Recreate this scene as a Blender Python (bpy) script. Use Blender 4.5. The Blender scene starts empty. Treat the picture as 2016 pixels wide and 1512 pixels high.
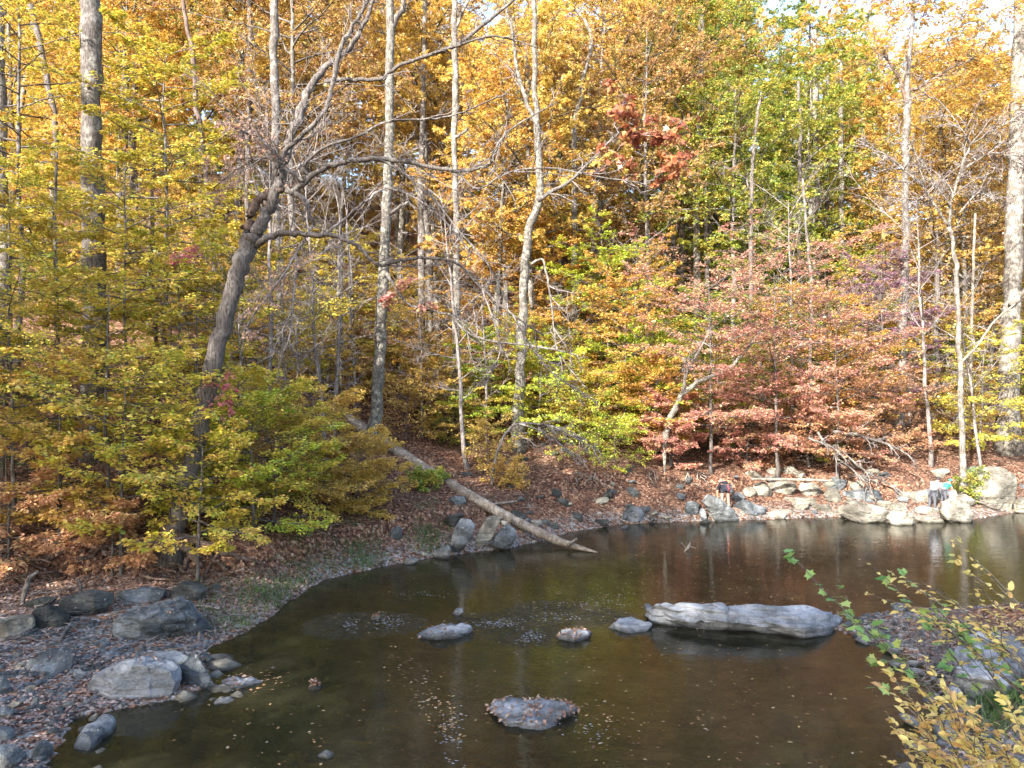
import bpy, math, random
import numpy as np
from mathutils import Vector
R = math.radians
# ------------------------------------------------------------------ camera, sky, sun, exposure
sc = bpy.context.scene
COL = sc.collection
F = 1523.0; PITCH = math.atan(34/F); CAMZ = 5.0
cam = bpy.data.cameras.new('camera'); cam.sensor_width = 36; cam.lens = 36*F/2016
cam.clip_end = 2000; cam.clip_start = 0.1
co = bpy.data.objects.new('camera', cam); COL.objects.link(co)
co.location = (0, 0, CAMZ); co.rotation_euler = (R(90)+PITCH, 0, 0); sc.camera = co
SUN_EL = 29.0; SUNH = (-0.56, -0.83)
SUN_AZ = math.atan2(SUNH[0], SUNH[1])
w = bpy.data.worlds.new('World'); sc.world = w; w.use_nodes = True
nt = w.node_tree; bg = nt.nodes['Background']
sky = nt.nodes.new('ShaderNodeTexSky'); sky.sky_type = 'NISHITA'; sky.sun_disc = False
sky.sun_elevation = R(SUN_EL); sky.sun_rotation = SUN_AZ; sky.air_density = 1.0; sky.dust_density = 2.0
nt.links.new(sky.outputs[0], bg.inputs[0]); bg.inputs[1].default_value = 0.15
sl = bpy.data.lights.new('sun', 'SUN'); sl.energy = 4.2; sl.angle = R(0.5); sl.color = (1.0, 0.93, 0.84)
so = bpy.data.objects.new('sun', sl); COL.objects.link(so)
n_ = math.hypot(*SUNH); sd_ = Vector((SUNH[0]/n_*math.cos(R(SUN_EL)), SUNH[1]/n_*math.cos(R(SUN_EL)), math.sin(R(SUN_EL))))
so.rotation_euler = sd_.to_track_quat('Z', 'Y').to_euler(); so.location = (0, -5, 40)
vs = sc.view_settings; vs.view_transform = 'Standard'; vs.look = 'None'; vs.gamma = 1; vs.exposure = 2.33
sc.display_settings.display_device = 'sRGB'
cy = sc.cycles; cy.max_bounces = 6; cy.diffuse_bounces = 3; cy.glossy_bounces = 2; cy.transmission_bounces = 3
cy.transparent_max_bounces = 6; cy.use_denoising = True; cy.caustics_reflective = False; cy.caustics_refractive = False
cy.use_adaptive_sampling = False; cy.sample_clamp_indirect = 6
rng = np.random.default_rng(7); random.seed(7)

# ------------------------------------------------------------------ numeric helpers
def _h(i, j, k, s):
    n = (i*374761393 + j*668265263 + k*2147483647 + s*974634777) & 0xffffffff
    n = ((n ^ (n >> 13))*1274126177) & 0xffffffff
    return ((n ^ (n >> 16)) & 0xffff)/65535.0
def vnoise(P, seed=0):
    P = np.asarray(P, float); I = np.floor(P).astype(np.int64); f = P-I; f = f*f*(3-2*f); r = 0
    for a in (0, 1):
        for b in (0, 1):
            for c in (0, 1):
                wgt = (f[..., 0] if a else 1-f[..., 0])*(f[..., 1] if b else 1-f[..., 1])*(f[..., 2] if c else 1-f[..., 2])
                r = r+wgt*_h(I[..., 0]+a, I[..., 1]+b, I[..., 2]+c, seed)
    return r*2-1
def fbm(P, o=4, seed=0):
    r = 0; a = 1
    for k in range(o): r = r+a*vnoise(np.asarray(P)*2**k+k*7.3, seed+k); a *= .5
    return r
def sm(a, b, x): t = np.clip((x-a)/(b-a), 0, 1); return t*t*(3-2*t)
def nrm(v): return v/np.maximum(np.linalg.norm(v, axis=-1, keepdims=True), 1e-9)
def at(px, py, Y):
    dx = (px-1008)/F; dv = (756-py)/F
    y = math.cos(PITCH)-dv*math.sin(PITCH); z = math.sin(PITCH)+dv*math.cos(PITCH)
    return np.array([dx*Y/y, Y, CAMZ+z*Y/y])

# ------------------------------------------------------------------ terrain
FAR = np.array([(-8,-60),(-7.5,-10),(-6.8,4),(-6.3,10.5),(-6.9,12.3),(-5.8,13.0),(-5.2,13.7),(-5.75,14.6),(-6.2,15.8),(-5.7,16.9),(-5.6,19),(-5.3,21.8),
 (-3.7,23.8),(-2.4,25),(-.3,26.3),(.95,27.7),(2.4,29.9),(4.6,31.7),(8.3,32.4),(14.2,33.6),(19,32.6),(23.4,35.4),(40,41),(90,50)], float)
EDG = np.array([(-14,-60),(-13,-10),(-14,8),(-17,16),(-14,19.7),(-11,20.0),(-9,20.2),(-7.2,20.6),(-6.1,22.0),(-5.1,24.2),(-3.2,26.2),(-.8,28.2),(.8,30.6),
 (2.6,32.6),(5,33.6),(9,34.8),(14,36.2),(19,34.8),(24,37.6),(40,43.5),(90,53)], float)
NEAR = np.array([(2.2,-60),(2.6,0),(3.6,7),(5.3,10),(6.3,11.5),(7.5,13.6),(7.9,15.5),(7.0,17.2),(8.4,18.3),(12.6,19.3),(20,20),(34,22),(90,28)], float)
def pdist(x, y, L):
    d = np.full(x.shape, 1e9)
    for (ax, ay), (bx, by) in zip(L[:-1], L[1:]):
        vx, vy = bx-ax, by-ay; t = np.clip(((x-ax)*vx+(y-ay)*vy)/(vx*vx+vy*vy), 0, 1)
        d = np.minimum(d, np.hypot(x-ax-t*vx, y-ay-t*vy))
    return d
def inside(x, y, poly):
    c = np.zeros(x.shape, bool); n = len(poly)
    for i in range(n):
        ax, ay = poly[i]; bx, by = poly[i-1]
        if ay == by: continue
        c ^= ((ay > y) != (by > y)) & (x < (bx-ax)*(y-ay)/(by-ay)+ax)
    return c
FARP = np.vstack([FAR, [(400, 60), (400, 900), (-400, 900), (-400, -60)]])
EDGP = np.vstack([EDG, [(400, 64), (400, 900), (-400, 900), (-400, -60)]])
NEARP = np.vstack([NEAR, [(400, 30), (400, -60)]])
def height(x, y, detail=True):
    x = np.asarray(x, float); y = np.asarray(y, float)
    P = np.stack([x, y, x*0], -1)
    wob = 0.25*fbm(P*0.9, 3, 5)
    dF = pdist(x, y, FAR); iF = inside(x, y, FARP); e = pdist(x, y, EDG)*np.where(inside(x, y, EDGP), 1, -1)+wob
    dN = pdist(x, y, NEAR); iN = inside(x, y, NEARP)
    zE = np.interp(x, [-6, -4, 0, 2, 6, 10, 20], [.45, .6, .8, 1.2, 1.25, 1.0, .8])
    st = np.interp(x, [-8, -6, -4, 1, 6, 9, 20], [.7, .45, .4, .55, .5, .5, .6])
    t = np.where(e > 0, 1, dF/(dF+np.maximum(-e, 1e-3)))
    beach = .04+zE*t**1.15
    eu = np.maximum(e, 0)
    gentle = .25+.75*sm(3, 24, y)
    up = st*sm(0, .3, eu)+gentle*(.27*np.minimum(eu, 9)+.45*np.clip(eu-9, 0, 66))+(eu > 0)*.03*eu*sm(70, 90, eu)*0
    rough = sm(1, 9, eu)*(.35*fbm(P*.16, 3, 11))*2+sm(.5, 3, eu)*.10*fbm(P*.8, 3, 12)
    zf = beach+up+rough
    if detail: zf = zf+.035*fbm(P*2.7, 3, 3)*sm(0, .5, dF)+.012*fbm(P*11, 2, 4)
    zn = .03+.10*np.minimum(dN, 1)+np.maximum(dN-1, 0)*.42; zn = np.minimum(zn, 3.2+.02*dN)+.05*fbm(P*1.7, 3, 9)*sm(0, .4, dN)
    bed = -np.minimum(.03+.16*np.minimum(dF, dN*1.3), .75)+.06*fbm(P*1.3, 3, 21)
    bed = np.minimum(bed, -.02)
    return np.where(iF, zf, np.where(iN, zn, bed))
def ground(px, py, top=0.0):
    dx = (px-1008)/F; dv = (756-py)/F
    y = math.cos(PITCH)-dv*math.sin(PITCH); z = math.sin(PITCH)+dv*math.cos(PITCH)
    Y = np.linspace(6, 120, 4000); X = dx*Y/y; Z = CAMZ+z*Y/y
    H = np.maximum(height(X, Y, False), 0)+top
    k = np.argmax(Z <= H) if (Z <= H).any() else len(Y)-1
    return np.array([X[k], Y[k], H[k]])

# ------------------------------------------------------------------ mesh helpers
def mesh(name, V, faces, mat=None, parent=None, rnd=None, smooth=False, loc=None):
    V = np.asarray(V, np.float32).reshape(-1, 3)
    faces = [np.asarray(f, np.int32) for f in faces if len(f)]
    idx = np.concatenate([f.ravel() for f in faces]); cnt = np.concatenate([np.full(len(f), f.shape[1]) for f in faces])
    me = bpy.data.meshes.new(name); me.vertices.add(len(V)); me.vertices.foreach_set('co', V.ravel())
    me.loops.add(len(idx)); me.loops.foreach_set('vertex_index', idx)
    me.polygons.add(len(cnt)); st = np.concatenate([[0], np.cumsum(cnt)[:-1]]).astype(np.int32)
    me.polygons.foreach_set('loop_start', st)
    me.update(calc_edges=True)
    if smooth: me.polygons.foreach_set('use_smooth', np.ones(len(cnt), bool))
    if rnd is not None:
        a = me.attributes.new('rnd', 'FLOAT', 'FACE'); a.data.foreach_set('value', np.asarray(rnd, np.float32))
    if mat: me.materials.append(mat)
    o = bpy.data.objects.new(name, me); COL.objects.link(o)
    if parent is not None: o.parent = parent
    if loc is not None: o.location = loc
    return o
def tag(o, label=None, cat=None, group=None, kind=None):
    if label: o['label'] = label
    if cat: o['category'] = cat
    if group: o['group'] = group
    if kind: o['kind'] = kind
    return o
def empty(name, loc, label, cat, group=None, rz=0):
    o = bpy.data.objects.new(name, None); COL.objects.link(o); o.location = loc; o.rotation_euler = (0, 0, rz); o.empty_display_size = .2
    return tag(o, label, cat, group)
def cat_geo(parts):
    Vs, Fs, n = [], [], 0
    for V, Fl in parts:
        V = np.asarray(V).reshape(-1, 3); Vs.append(V)
        for f in Fl: Fs.append(np.asarray(f)+n)
        n += len(V)
    return np.vstack(Vs), Fs
def tubes(P, Rd, n=4, cap=True, wob=0, seed=0):
    P = np.asarray(P, float); Rd = np.asarray(Rd, float)
    if P.ndim == 2: P = P[None]; Rd = Rd[None]
    T, K, _ = P.shape
    d = nrm(np.concatenate([P[:, 1:2]-P[:, :1], P[:, 2:]-P[:, :-2], P[:, -1:]-P[:, -2:-1]], 1))
    ref = np.where(np.abs(d[:, :, 2:3].mean(1, keepdims=True)) > .8, np.array([[[1., 0, 0]]]), np.array([[[0, 0, 1.]]]))
    a = nrm(np.cross(d, np.broadcast_to(ref, d.shape))); b = np.cross(d, a)
    th = np.arange(n)*2*math.pi/n
    rr = Rd[:, :, None, None]
    V = P[:, :, None]+rr*(np.cos(th)[:, None]*a[:, :, None]+np.sin(th)[:, None]*b[:, :, None])
    if wob:
        q = fbm(V*np.array([2.2, 2.2, .8])/max(Rd.max(), .05)*.4+seed, 2, seed)
        V = V+(V-P[:, :, None])*wob*q[..., None]
    base = (np.arange(T)*K*n)[:, None, None]+(np.arange(K-1)*n)[None, :, None]; j = np.arange(n)
    q = np.stack([base+j, base+(j+1) % n, base+n+(j+1) % n, base+n+j], -1).reshape(-1, 4)
    Fl = [q]
    if cap and n >= 3:
        e = (np.arange(T)*K*n)[:, None]
        Fl.append(e+(K-1)*n+j[None]); Fl.append(e+j[::-1][None])
    return V.reshape(-1, 3), Fl
def leafgeo(P, D, N, S, kind='quad', wid=.55):
    D = nrm(D); B = nrm(np.cross(N, D)); N = np.cross(D, B); S = S[:, None]
    if kind == 'quad': T = [(0, 0, 0), (.45, wid/2, .04), (1, 0, -.05), (.45, -wid/2, .04)]; fs = [[0, 3, 2, 1]]
    elif kind == 'leaf': T = [(0, 0, 0), (1, 0, -.12), (.28, wid/2, .06), (.68, wid*.42, .03), (.28, -wid/2, .06), (.68, -wid*.42, .03)]; fs = [[0, 1, 3, 2], [0, 4, 5, 1]]
    elif kind == 'fine':
        T = [(0, 0, 0), (.35, 0, -.03), (.7, 0, -.05), (1, 0, -.16), (.12, .17, .03), (.35, .26, .06), (.68, .2, .03), (.12, -.17, .03), (.35, -.26, .06), (.68, -.2, .03)]
        fs = [[0, 1, 5, 4], [1, 2, 6, 5], [2, 3, 3, 6], [0, 7, 8, 1], [1, 8, 9, 2], [2, 9, 3, 3]]
    elif kind == 'lobed':
        A = [(0, 0), (.05, .3), (-.02, .55), (.3, .42), (.55, .6), (.6, .3), (1, 0), (.6, -.3), (.55, -.6), (.3, -.42), (-.02, -.55), (.05, -.3)]
        T = [(.32, 0, -.05)]+[(x, y, .08*abs(y)-.1*x*x) for x, y in A]; m = len(A)
        fs = [[0, 1+i, 1+(i+1) % m] for i in range(m)]
    V = np.stack([P+S*(a*D+b*B+c*N) for a, b, c in T], 1); n = len(P); m = len(T)
    off = (np.arange(n)*m)[:, None]
    Fl = []; cnt = 0
    for f in fs:
        f = list(dict.fromkeys(f)); Fl.append((off+np.array(f)[None])); cnt += 1
    return V.reshape(-1, 3), Fl, cnt
def leafmesh(name, P, D, N, S, mat, kind='quad', parent=None, wid=.55, rnd=None):
    V, Fl, c = leafgeo(P, D, N, S, kind, wid)
    r = rng.random(len(P)) if rnd is None else rnd
    return mesh(name, V, Fl, mat, parent, np.tile(r, c))

# ------------------------------------------------------------------ materials
def newmat(name):
    m = bpy.data.materials.new(name); m.use_nodes = True; t = m.node_tree; t.nodes.clear()
    return m, t, lambda ty, **k: node(t, ty, **k)
def node(t, ty, **k):
    n = t.nodes.new('ShaderNode'+ty)
    for a, b in k.items():
        if a.startswith('i_'):
            key = a[2:]; n.inputs[int(key) if key.isdigit() else key.replace('_', ' ')].default_value = b
        else: setattr(n, a, b)
    return n
def ramp(t, stops, interp='LINEAR'):
    n = t.nodes.new('ShaderNodeValToRGB'); r = n.color_ramp; r.interpolation = interp
    while len(r.elements) < len(stops): r.elements.new(.5)
    for e, (p, c) in zip(r.elements, stops): e.position = p; e.color = (*c, 1)
    return n
def leafmat(name, cols, trans=.45, clump=1.3, rough=.55):
    m, t, N = newmat(name); L = t.links.new
    at_ = N('Attribute', attribute_name='rnd'); geo = N('NewGeometry'); oi = N('ObjectInfo')
    nz = N('TexNoise', i_Scale=clump, i_Detail=2.0); L(geo.outputs['Position'], nz.inputs['Vector'])
    st = N('MapRange', i_1=.32, i_2=.68); L(nz.outputs[0], st.inputs[0])
    a = N('Math', operation='MULTIPLY', i_1=.62); L(at_.outputs['Fac'], a.inputs[0])
    b = N('Math', operation='MULTIPLY_ADD', i_1=.34); L(st.outputs[0], b.inputs[0]); L(a.outputs[0], b.inputs[2])
    c = N('Math', operation='MULTIPLY_ADD', i_1=.14); L(oi.outputs['Random'], c.inputs[0]); L(b.outputs[0], c.inputs[2])
    rp = ramp(t, [(i/(len(cols)-1)*.8+.1, q) for i, q in enumerate(cols)]); L(c.outputs[0], rp.inputs[0])
    d = N('BsdfDiffuse'); tr = N('BsdfTranslucent'); g = N('BsdfGlossy', i_Roughness=.45); g.inputs[0].default_value = (1, 1, 1, 1)
    h0 = N('HueSaturation', i_Saturation=1.0, i_Value=1.0); L(rp.outputs[0], h0.inputs['Color']); L(h0.outputs[0], d.inputs[0])
    hs = N('HueSaturation', i_Saturation=1.04, i_Value=1.08); L(rp.outputs[0], hs.inputs['Color']); L(hs.outputs[0], tr.inputs[0])
    mx = N('MixShader', i_0=trans); L(d.outputs[0], mx.inputs[1]); L(tr.outputs[0], mx.inputs[2])
    m2 = N('MixShader', i_0=.035); L(mx.outputs[0], m2.inputs[1]); L(g.outputs[0], m2.inputs[2])
    o = N('OutputMaterial'); L(m2.outputs[0], o.inputs[0]); return m
LM = {
 'yellow': leafmat('leaf_yellow', [(.16, .22, .04), (.40, .39, .06), (.60, .51, .08), (.62, .43, .09), (.46, .25, .07)]),
 'nearyellow': leafmat('leaf_pale_gold', [(.36, .36, .10), (.66, .56, .16), (.74, .62, .20), (.70, .52, .18), (.54, .34, .14)]),
 'yelgreen': leafmat('leaf_yellow_green', [(.14, .24, .05), (.38, .43, .06), (.62, .55, .08), (.70, .54, .10), (.62, .38, .12)]),
 'green': leafmat('leaf_green', [(.05, .12, .03), (.11, .20, .035), (.24, .32, .05), (.46, .44, .07), (.56, .36, .08)]),
 'lime': leafmat('leaf_lime', [(.16, .30, .03), (.34, .48, .05), (.52, .57, .07), (.60, .52, .08)]),
 'orange': leafmat('leaf_orange', [(.26, .11, .05), (.50, .24, .07), (.66, .38, .10), (.68, .48, .10), (.48, .46, .09)]),
 'golden': leafmat('leaf_golden', [(.38, .30, .07), (.56, .42, .09), (.64, .48, .11), (.60, .38, .11), (.46, .26, .09)]),
 'brown': leafmat('leaf_brown', [(.15, .08, .05), (.34, .17, .09), (.46, .27, .11), (.54, .38, .12), (.30, .34, .08)]),
 'rust': leafmat('leaf_rust', [(.15, .05, .035), (.28, .09, .05), (.40, .15, .07), (.46, .24, .08)]),
 'red': leafmat('leaf_red', [(.34, .10, .11), (.55, .22, .20), (.63, .32, .25), (.60, .37, .23), (.46, .40, .16)]),
 'salmon': leafmat('leaf_salmon', [(.42, .19, .12), (.56, .29, .17), (.64, .39, .20), (.60, .44, .20)]),
 'pink': leafmat('leaf_pink', [(.40, .09, .13), (.52, .14, .18), (.46, .18, .16)]),
 'purple': leafmat('leaf_purple', [(.16, .07, .14), (.30, .14, .25), (.40, .22, .30), (.30, .20, .16)]),
 'dry': leafmat('leaf_dry', [(.30, .18, .13), (.44, .28, .20), (.54, .38, .28), (.46, .24, .16)]),
 'litter': leafmat('leaf_litter', [(.06, .035, .028), (.13, .07, .048), (.20, .105, .07), (.26, .15, .10), (.36, .27, .20)], trans=.12, clump=.5),
 'paleleaf': leafmat('leaf_litter_pale', [(.11, .065, .05), (.20, .13, .10), (.34, .27, .25), (.28, .15, .09)], trans=.1, clump=.6),
 'dark': leafmat('leaf_evergreen', [(.02, .05, .02), (.035, .085, .03), (.06, .12, .035)], trans=.25),
 'grass': leafmat('grass_green', [(.03, .06, .02), (.05, .11, .03), (.10, .15, .05)], trans=.25),
 'float': leafmat('leaf_floating', [(.12, .06, .04), (.22, .12, .06), (.30, .20, .08), (.34, .27, .18)], trans=.05, clump=1.5),
 'maple': leafmat('leaf_maple_green', [(.12, .28, .10), (.22, .40, .12), (.34, .42, .12)], trans=.4),
}
def barkmat(name, dark, mid, pale, pscale=3.0, thr=.55):
    m, t, N = newmat(name); L = t.links.new
    geo = N('TexCoord'); oi = N('ObjectInfo')
    mp = N('Mapping'); mp.inputs['Scale'].default_value = (16, 16, 3.2); L(geo.outputs['Object'], mp.inputs[0])
    n1 = N('TexNoise', i_Scale=1.4, i_Detail=5.0, i_Roughness=.65); L(mp.outputs[0], n1.inputs['Vector'])
    n2 = N('TexNoise', i_Scale=pscale, i_Detail=4.0, i_Roughness=.7); L(geo.outputs['Object'], n2.inputs['Vector'])
    r1 = ramp(t, [(.32, dark), (.55, mid), (.8, tuple(min(1, x*1.35) for x in mid))]); L(n1.outputs[0], r1.inputs[0])
    r2 = ramp(t, [(thr-.06, (0, 0, 0)), (thr+.06, (1, 1, 1))]); L(n2.outputs[0], r2.inputs[0])
    mx = N('MixRGB'); L(r2.outputs[0], mx.inputs[0]); L(r1.outputs[0], mx.inputs[1]); mx.inputs[2].default_value = (*pale, 1)
    m3 = N('MixRGB', blend_type='MULTIPLY', i_0=.6); L(mx.outputs[0], m3.inputs[1])
    r3 = ramp(t, [(.3, (.45, .42, .40)), (.6, (1, 1, 1))]); L(n1.outputs[0], r3.inputs[0]); L(r3.outputs[0], m3.inputs[2])
    bp = N('Bump', i_Strength=.9, i_Distance=.04); L(n1.outputs[0], bp.inputs['Height'])
    p = N('BsdfPrincipled', i_Roughness=.9); p.inputs['Specular IOR Level'].default_value = .15
    L(m3.outputs[0], p.inputs[0]); L(bp.outputs[0], p.inputs['Normal'])
    o = N('OutputMaterial'); L(p.outputs[0], o.inputs[0]); return m
BM = {
 'grey': barkmat('bark_grey', (.045, .04, .036), (.125, .11, .10), (.22, .21, .19)),
 'dark': barkmat('bark_dark', (.045, .04, .037), (.13, .115, .105), (.22, .20, .18), thr=.62),
 'pale': barkmat('bark_pale', (.06, .053, .047), (.14, .125, .11), (.26, .245, .21), thr=.53),
 'mottle': barkmat('bark_mottled', (.055, .05, .042), (.125, .115, .10), (.27, .26, .215), pscale=5, thr=.55),
 'brown': barkmat('bark_brown', (.05, .035, .028), (.14, .10, .08), (.24, .19, .16), thr=.6),
 'twig': barkmat('bark_twig', (.10, .085, .08), (.20, .175, .165), (.29, .265, .25)),
 'dead': barkmat('bark_weathered', (.10, .085, .065), (.21, .18, .15), (.31, .28, .24)),
}
def rockmat(name, a, b, c, lichen=.62, scale=1.0):
    m, t, N = newmat(name); L = t.links.new
    g = N('NewGeometry'); tc = N('TexCoord'); oi = N('ObjectInfo')
    ad = N('VectorMath', operation='ADD'); L(g.outputs['Position'], ad.inputs[0]); L(oi.outputs['Random'], ad.inputs[1])
    n1 = N('TexNoise', i_Scale=1.1*scale, i_Detail=9.0, i_Roughness=.68); L(ad.outputs[0], n1.inputs['Vector'])
    mp = N('Mapping'); mp.inputs['Scale'].default_value = (.8, .8, 9); mp.inputs['Rotation'].default_value = (.35, .2, 0); L(ad.outputs[0], mp.inputs[0])
    n2 = N('TexNoise', i_Scale=1.6*scale, i_Detail=6.0, i_Roughness=.7); L(mp.outputs[0], n2.inputs['Vector'])
    n3 = N('TexNoise', i_Scale=9*scale, i_Detail=5.0, i_Roughness=.75); L(ad.outputs[0], n3.inputs['Vector'])
    r1 = ramp(t, [(.33, tuple(x*.7 for x in a)), (.45, a), (.54, b), (.66, c)]); L(n1.outputs[0], r1.inputs[0])
    mm = N('MixRGB', blend_type='MULTIPLY', i_0=.65); L(r1.outputs[0], mm.inputs[1])
    r2 = ramp(t, [(.34, (.32, .31, .30)), (.46, (.9, .9, .9)), (.52, (1, 1, 1)), (.62, (.62, .63, .66)), (.7, (1, 1, 1))]); L(n2.outputs[0], r2.inputs[0]); L(r2.outputs[0], mm.inputs[2])
    r3 = ramp(t, [(lichen, (0, 0, 0)), (lichen+.04, (1, 1, 1))]); L(n3.outputs[0], r3.inputs[0])
    ml = N('MixRGB'); ml.inputs[2].default_value = (.34, .36, .35, 1); L(r3.outputs[0], ml.inputs[0]); L(mm.outputs[0], ml.inputs[1])
    # wet band at the waterline (a real stain that stays put)
    sp = N('SeparateXYZ'); L(g.outputs['Position'], sp.inputs[0])
    wz = N('MapRange', i_1=.02, i_2=.10, i_3=.35, i_4=1.0); L(sp.outputs['Z'], wz.inputs[0])
    mw = N('MixRGB', blend_type='MULTIPLY', i_0=1.0); L(ml.outputs[0], mw.inputs[1]); L(wz.outputs[0], mw.inputs[2])
    vw = N('VectorMath', operation='MULTIPLY_ADD'); L(n1.outputs['Color'], vw.inputs[0]); vw.inputs[1].default_value = (.9, .9, .9); L(ad.outputs[0], vw.inputs[2])
    vm = N('Mapping'); vm.inputs['Scale'].default_value = (.9, .9, 2.0); vm.inputs['Rotation'].default_value = (.4, .3, .5); L(vw.outputs[0], vm.inputs[0])
    vo = N('TexVoronoi', i_Scale=1.5*scale, feature='DISTANCE_TO_EDGE'); L(vm.outputs[0], vo.inputs['Vector'])
    ck = N('MapRange', i_1=0.0, i_2=.02, i_3=.5, i_4=1.0); L(vo.outputs[0], ck.inputs[0])
    mk = N('MixRGB', blend_type='MULTIPLY', i_0=.28); L(mw.outputs[0], mk.inputs[1]); L(ck.outputs[0], mk.inputs[2]); mw = mk
    n5 = N('TexNoise', i_Scale=38*scale, i_Detail=4.0, i_Roughness=.7); L(ad.outputs[0], n5.inputs['Vector'])
    h0 = N('Math', operation='MULTIPLY_ADD', i_1=.25); L(n5.outputs[0], h0.inputs[0]); L(n3.outputs[0], h0.inputs[2])
    hc = N('Math', operation='MULTIPLY_ADD', i_1=.2); L(ck.outputs[0], hc.inputs[0]); L(h0.outputs[0], hc.inputs[2])
    h1 = N('Math', operation='MULTIPLY_ADD', i_1=1.0); L(n2.outputs[0], h1.inputs[0]); L(hc.outputs[0], h1.inputs[2])
    bp = N('Bump', i_Strength=1.0, i_Distance=.07); L(h1.outputs[0], bp.inputs['Height'])
    p = N('BsdfPrincipled', i_Roughness=.8); p.inputs['Specular IOR Level'].default_value = .25
    L(mw.outputs[0], p.inputs[0]); L(bp.outputs[0], p.inputs['Normal'])
    o = N('OutputMaterial'); L(p.outputs[0], o.inputs[0]); return m
RM = {
 'blue': rockmat('rock_blue_grey', (.07, .08, .085), (.145, .16, .168), (.26, .28, .295)),
 'pale': rockmat('rock_pale', (.11, .117, .117), (.21, .222, .222), (.33, .345, .335)),
 'light': rockmat('rock_light_blue', (.15, .163, .175), (.27, .29, .315), (.40, .42, .45)),
 'dark': rockmat('rock_dark', (.04, .043, .04), (.075, .08, .075), (.12, .125, .12), .64),
 'tan': rockmat('rock_tan', (.15, .14, .115), (.30, .28, .225), (.42, .40, .33), .7),
}
def ground_mat():
    m, t, N = newmat('leaf_covered_soil'); L = t.links.new
    g = N('NewGeometry')
    wv = N('TexNoise', i_Scale=6, i_Detail=3.0); L(g.outputs['Position'], wv.inputs['Vector'])
    mv = N('VectorMath', operation='MULTIPLY_ADD'); L(wv.outputs['Color'], mv.inputs[0]); mv.inputs[1].default_value = (.12, .12, .12); L(g.outputs['Position'], mv.inputs[2])
    v = N('TexVoronoi', i_Scale=13.0); L(mv.outputs[0], v.inputs['Vector'])
    sp = N('SeparateColor'); L(v.outputs['Color'], sp.inputs[0])
    r = ramp(t, [(0, (.03, .018, .014)), (.25, (.07, .036, .026)), (.5, (.125, .062, .042)), (.72, (.19, .10, .06)), (.9, (.27, .16, .10)), (1, (.36, .27, .20))]); L(sp.outputs[0], r.inputs[0])
    big = N('TexNoise', i_Scale=.35, i_Detail=4.0); L(g.outputs['Position'], big.inputs['Vector'])
    soil = N('MixRGB'); soil.inputs[2].default_value = (.06, .045, .035, 1); L(r.outputs[0], soil.inputs[1])
    rb = ramp(t, [(.5, (0, 0, 0)), (.7, (.7, .7, .7))]); L(big.outputs[0], rb.inputs[0]); L(rb.outputs[0], soil.inputs[0])
    # beach: grey sandy gravel low down; creek bed: olive brown
    s3 = N('SeparateXYZ'); L(g.outputs['Position'], s3.inputs[0])
    gv = N('TexVoronoi', i_Scale=17.0); L(mv.outputs[0], gv.inputs['Vector'])
    sg = N('SeparateColor'); L(gv.outputs['Color'], sg.inputs[0])
    rg = ramp(t, [(0, (.05, .045, .04)), (.4, (.16, .145, .13)), (.8, (.26, .25, .24)), (1, (.36, .34, .33))]); L(sg.outputs[1], rg.inputs[0])
    hz = N('MapRange', i_1=.22, i_2=.62, i_3=1.0, i_4=0.0); L(s3.outputs['Z'], hz.inputs[0])
    hm = N('Math', operation='MULTIPLY'); L(hz.outputs[0], hm.inputs[0])
    bn = N('MapRange', i_1=.42, i_2=.58); L(wv.outputs[0], bn.inputs[0]); L(bn.outputs[0], hm.inputs[1])
    m1 = N('MixRGB'); L(hm.outputs[0], m1.inputs[0]); L(soil.outputs[0], m1.inputs[1]); L(rg.outputs[0], m1.inputs[2])
    bedn = N('TexNoise', i_Scale=1.4, i_Detail=6.0, i_Roughness=.65); L(g.outputs['Position'], bedn.inputs['Vector'])
    rbd = ramp(t, [(.3, (.05, .042, .02)), (.5, (.14, .115, .055)), (.7, (.26, .21, .11))]); L(bedn.outputs[0], rbd.inputs[0])
    wz = N('MapRange', i_1=-.06, i_2=.01, i_3=1.0, i_4=0.0); L(s3.outputs['Z'], wz.inputs[0])
    m2 = N('MixRGB'); L(wz.outputs[0], m2.inputs[0]); L(m1.outputs[0], m2.inputs[1]); L(rbd.outputs[0], m2.inputs[2])
    bp = N('Bump', i_Strength=.8, i_Distance=.06); L(v.outputs['Distance'], bp.inputs['Height'])
    p = N('BsdfPrincipled', i_Roughness=.95); p.inputs['Specular IOR Level'].default_value = .1
    L(m2.outputs[0], p.inputs[0]); L(bp.outputs[0], p.inputs['Normal'])
    o = N('OutputMaterial'); L(p.outputs[0], o.inputs[0]); return m
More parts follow.
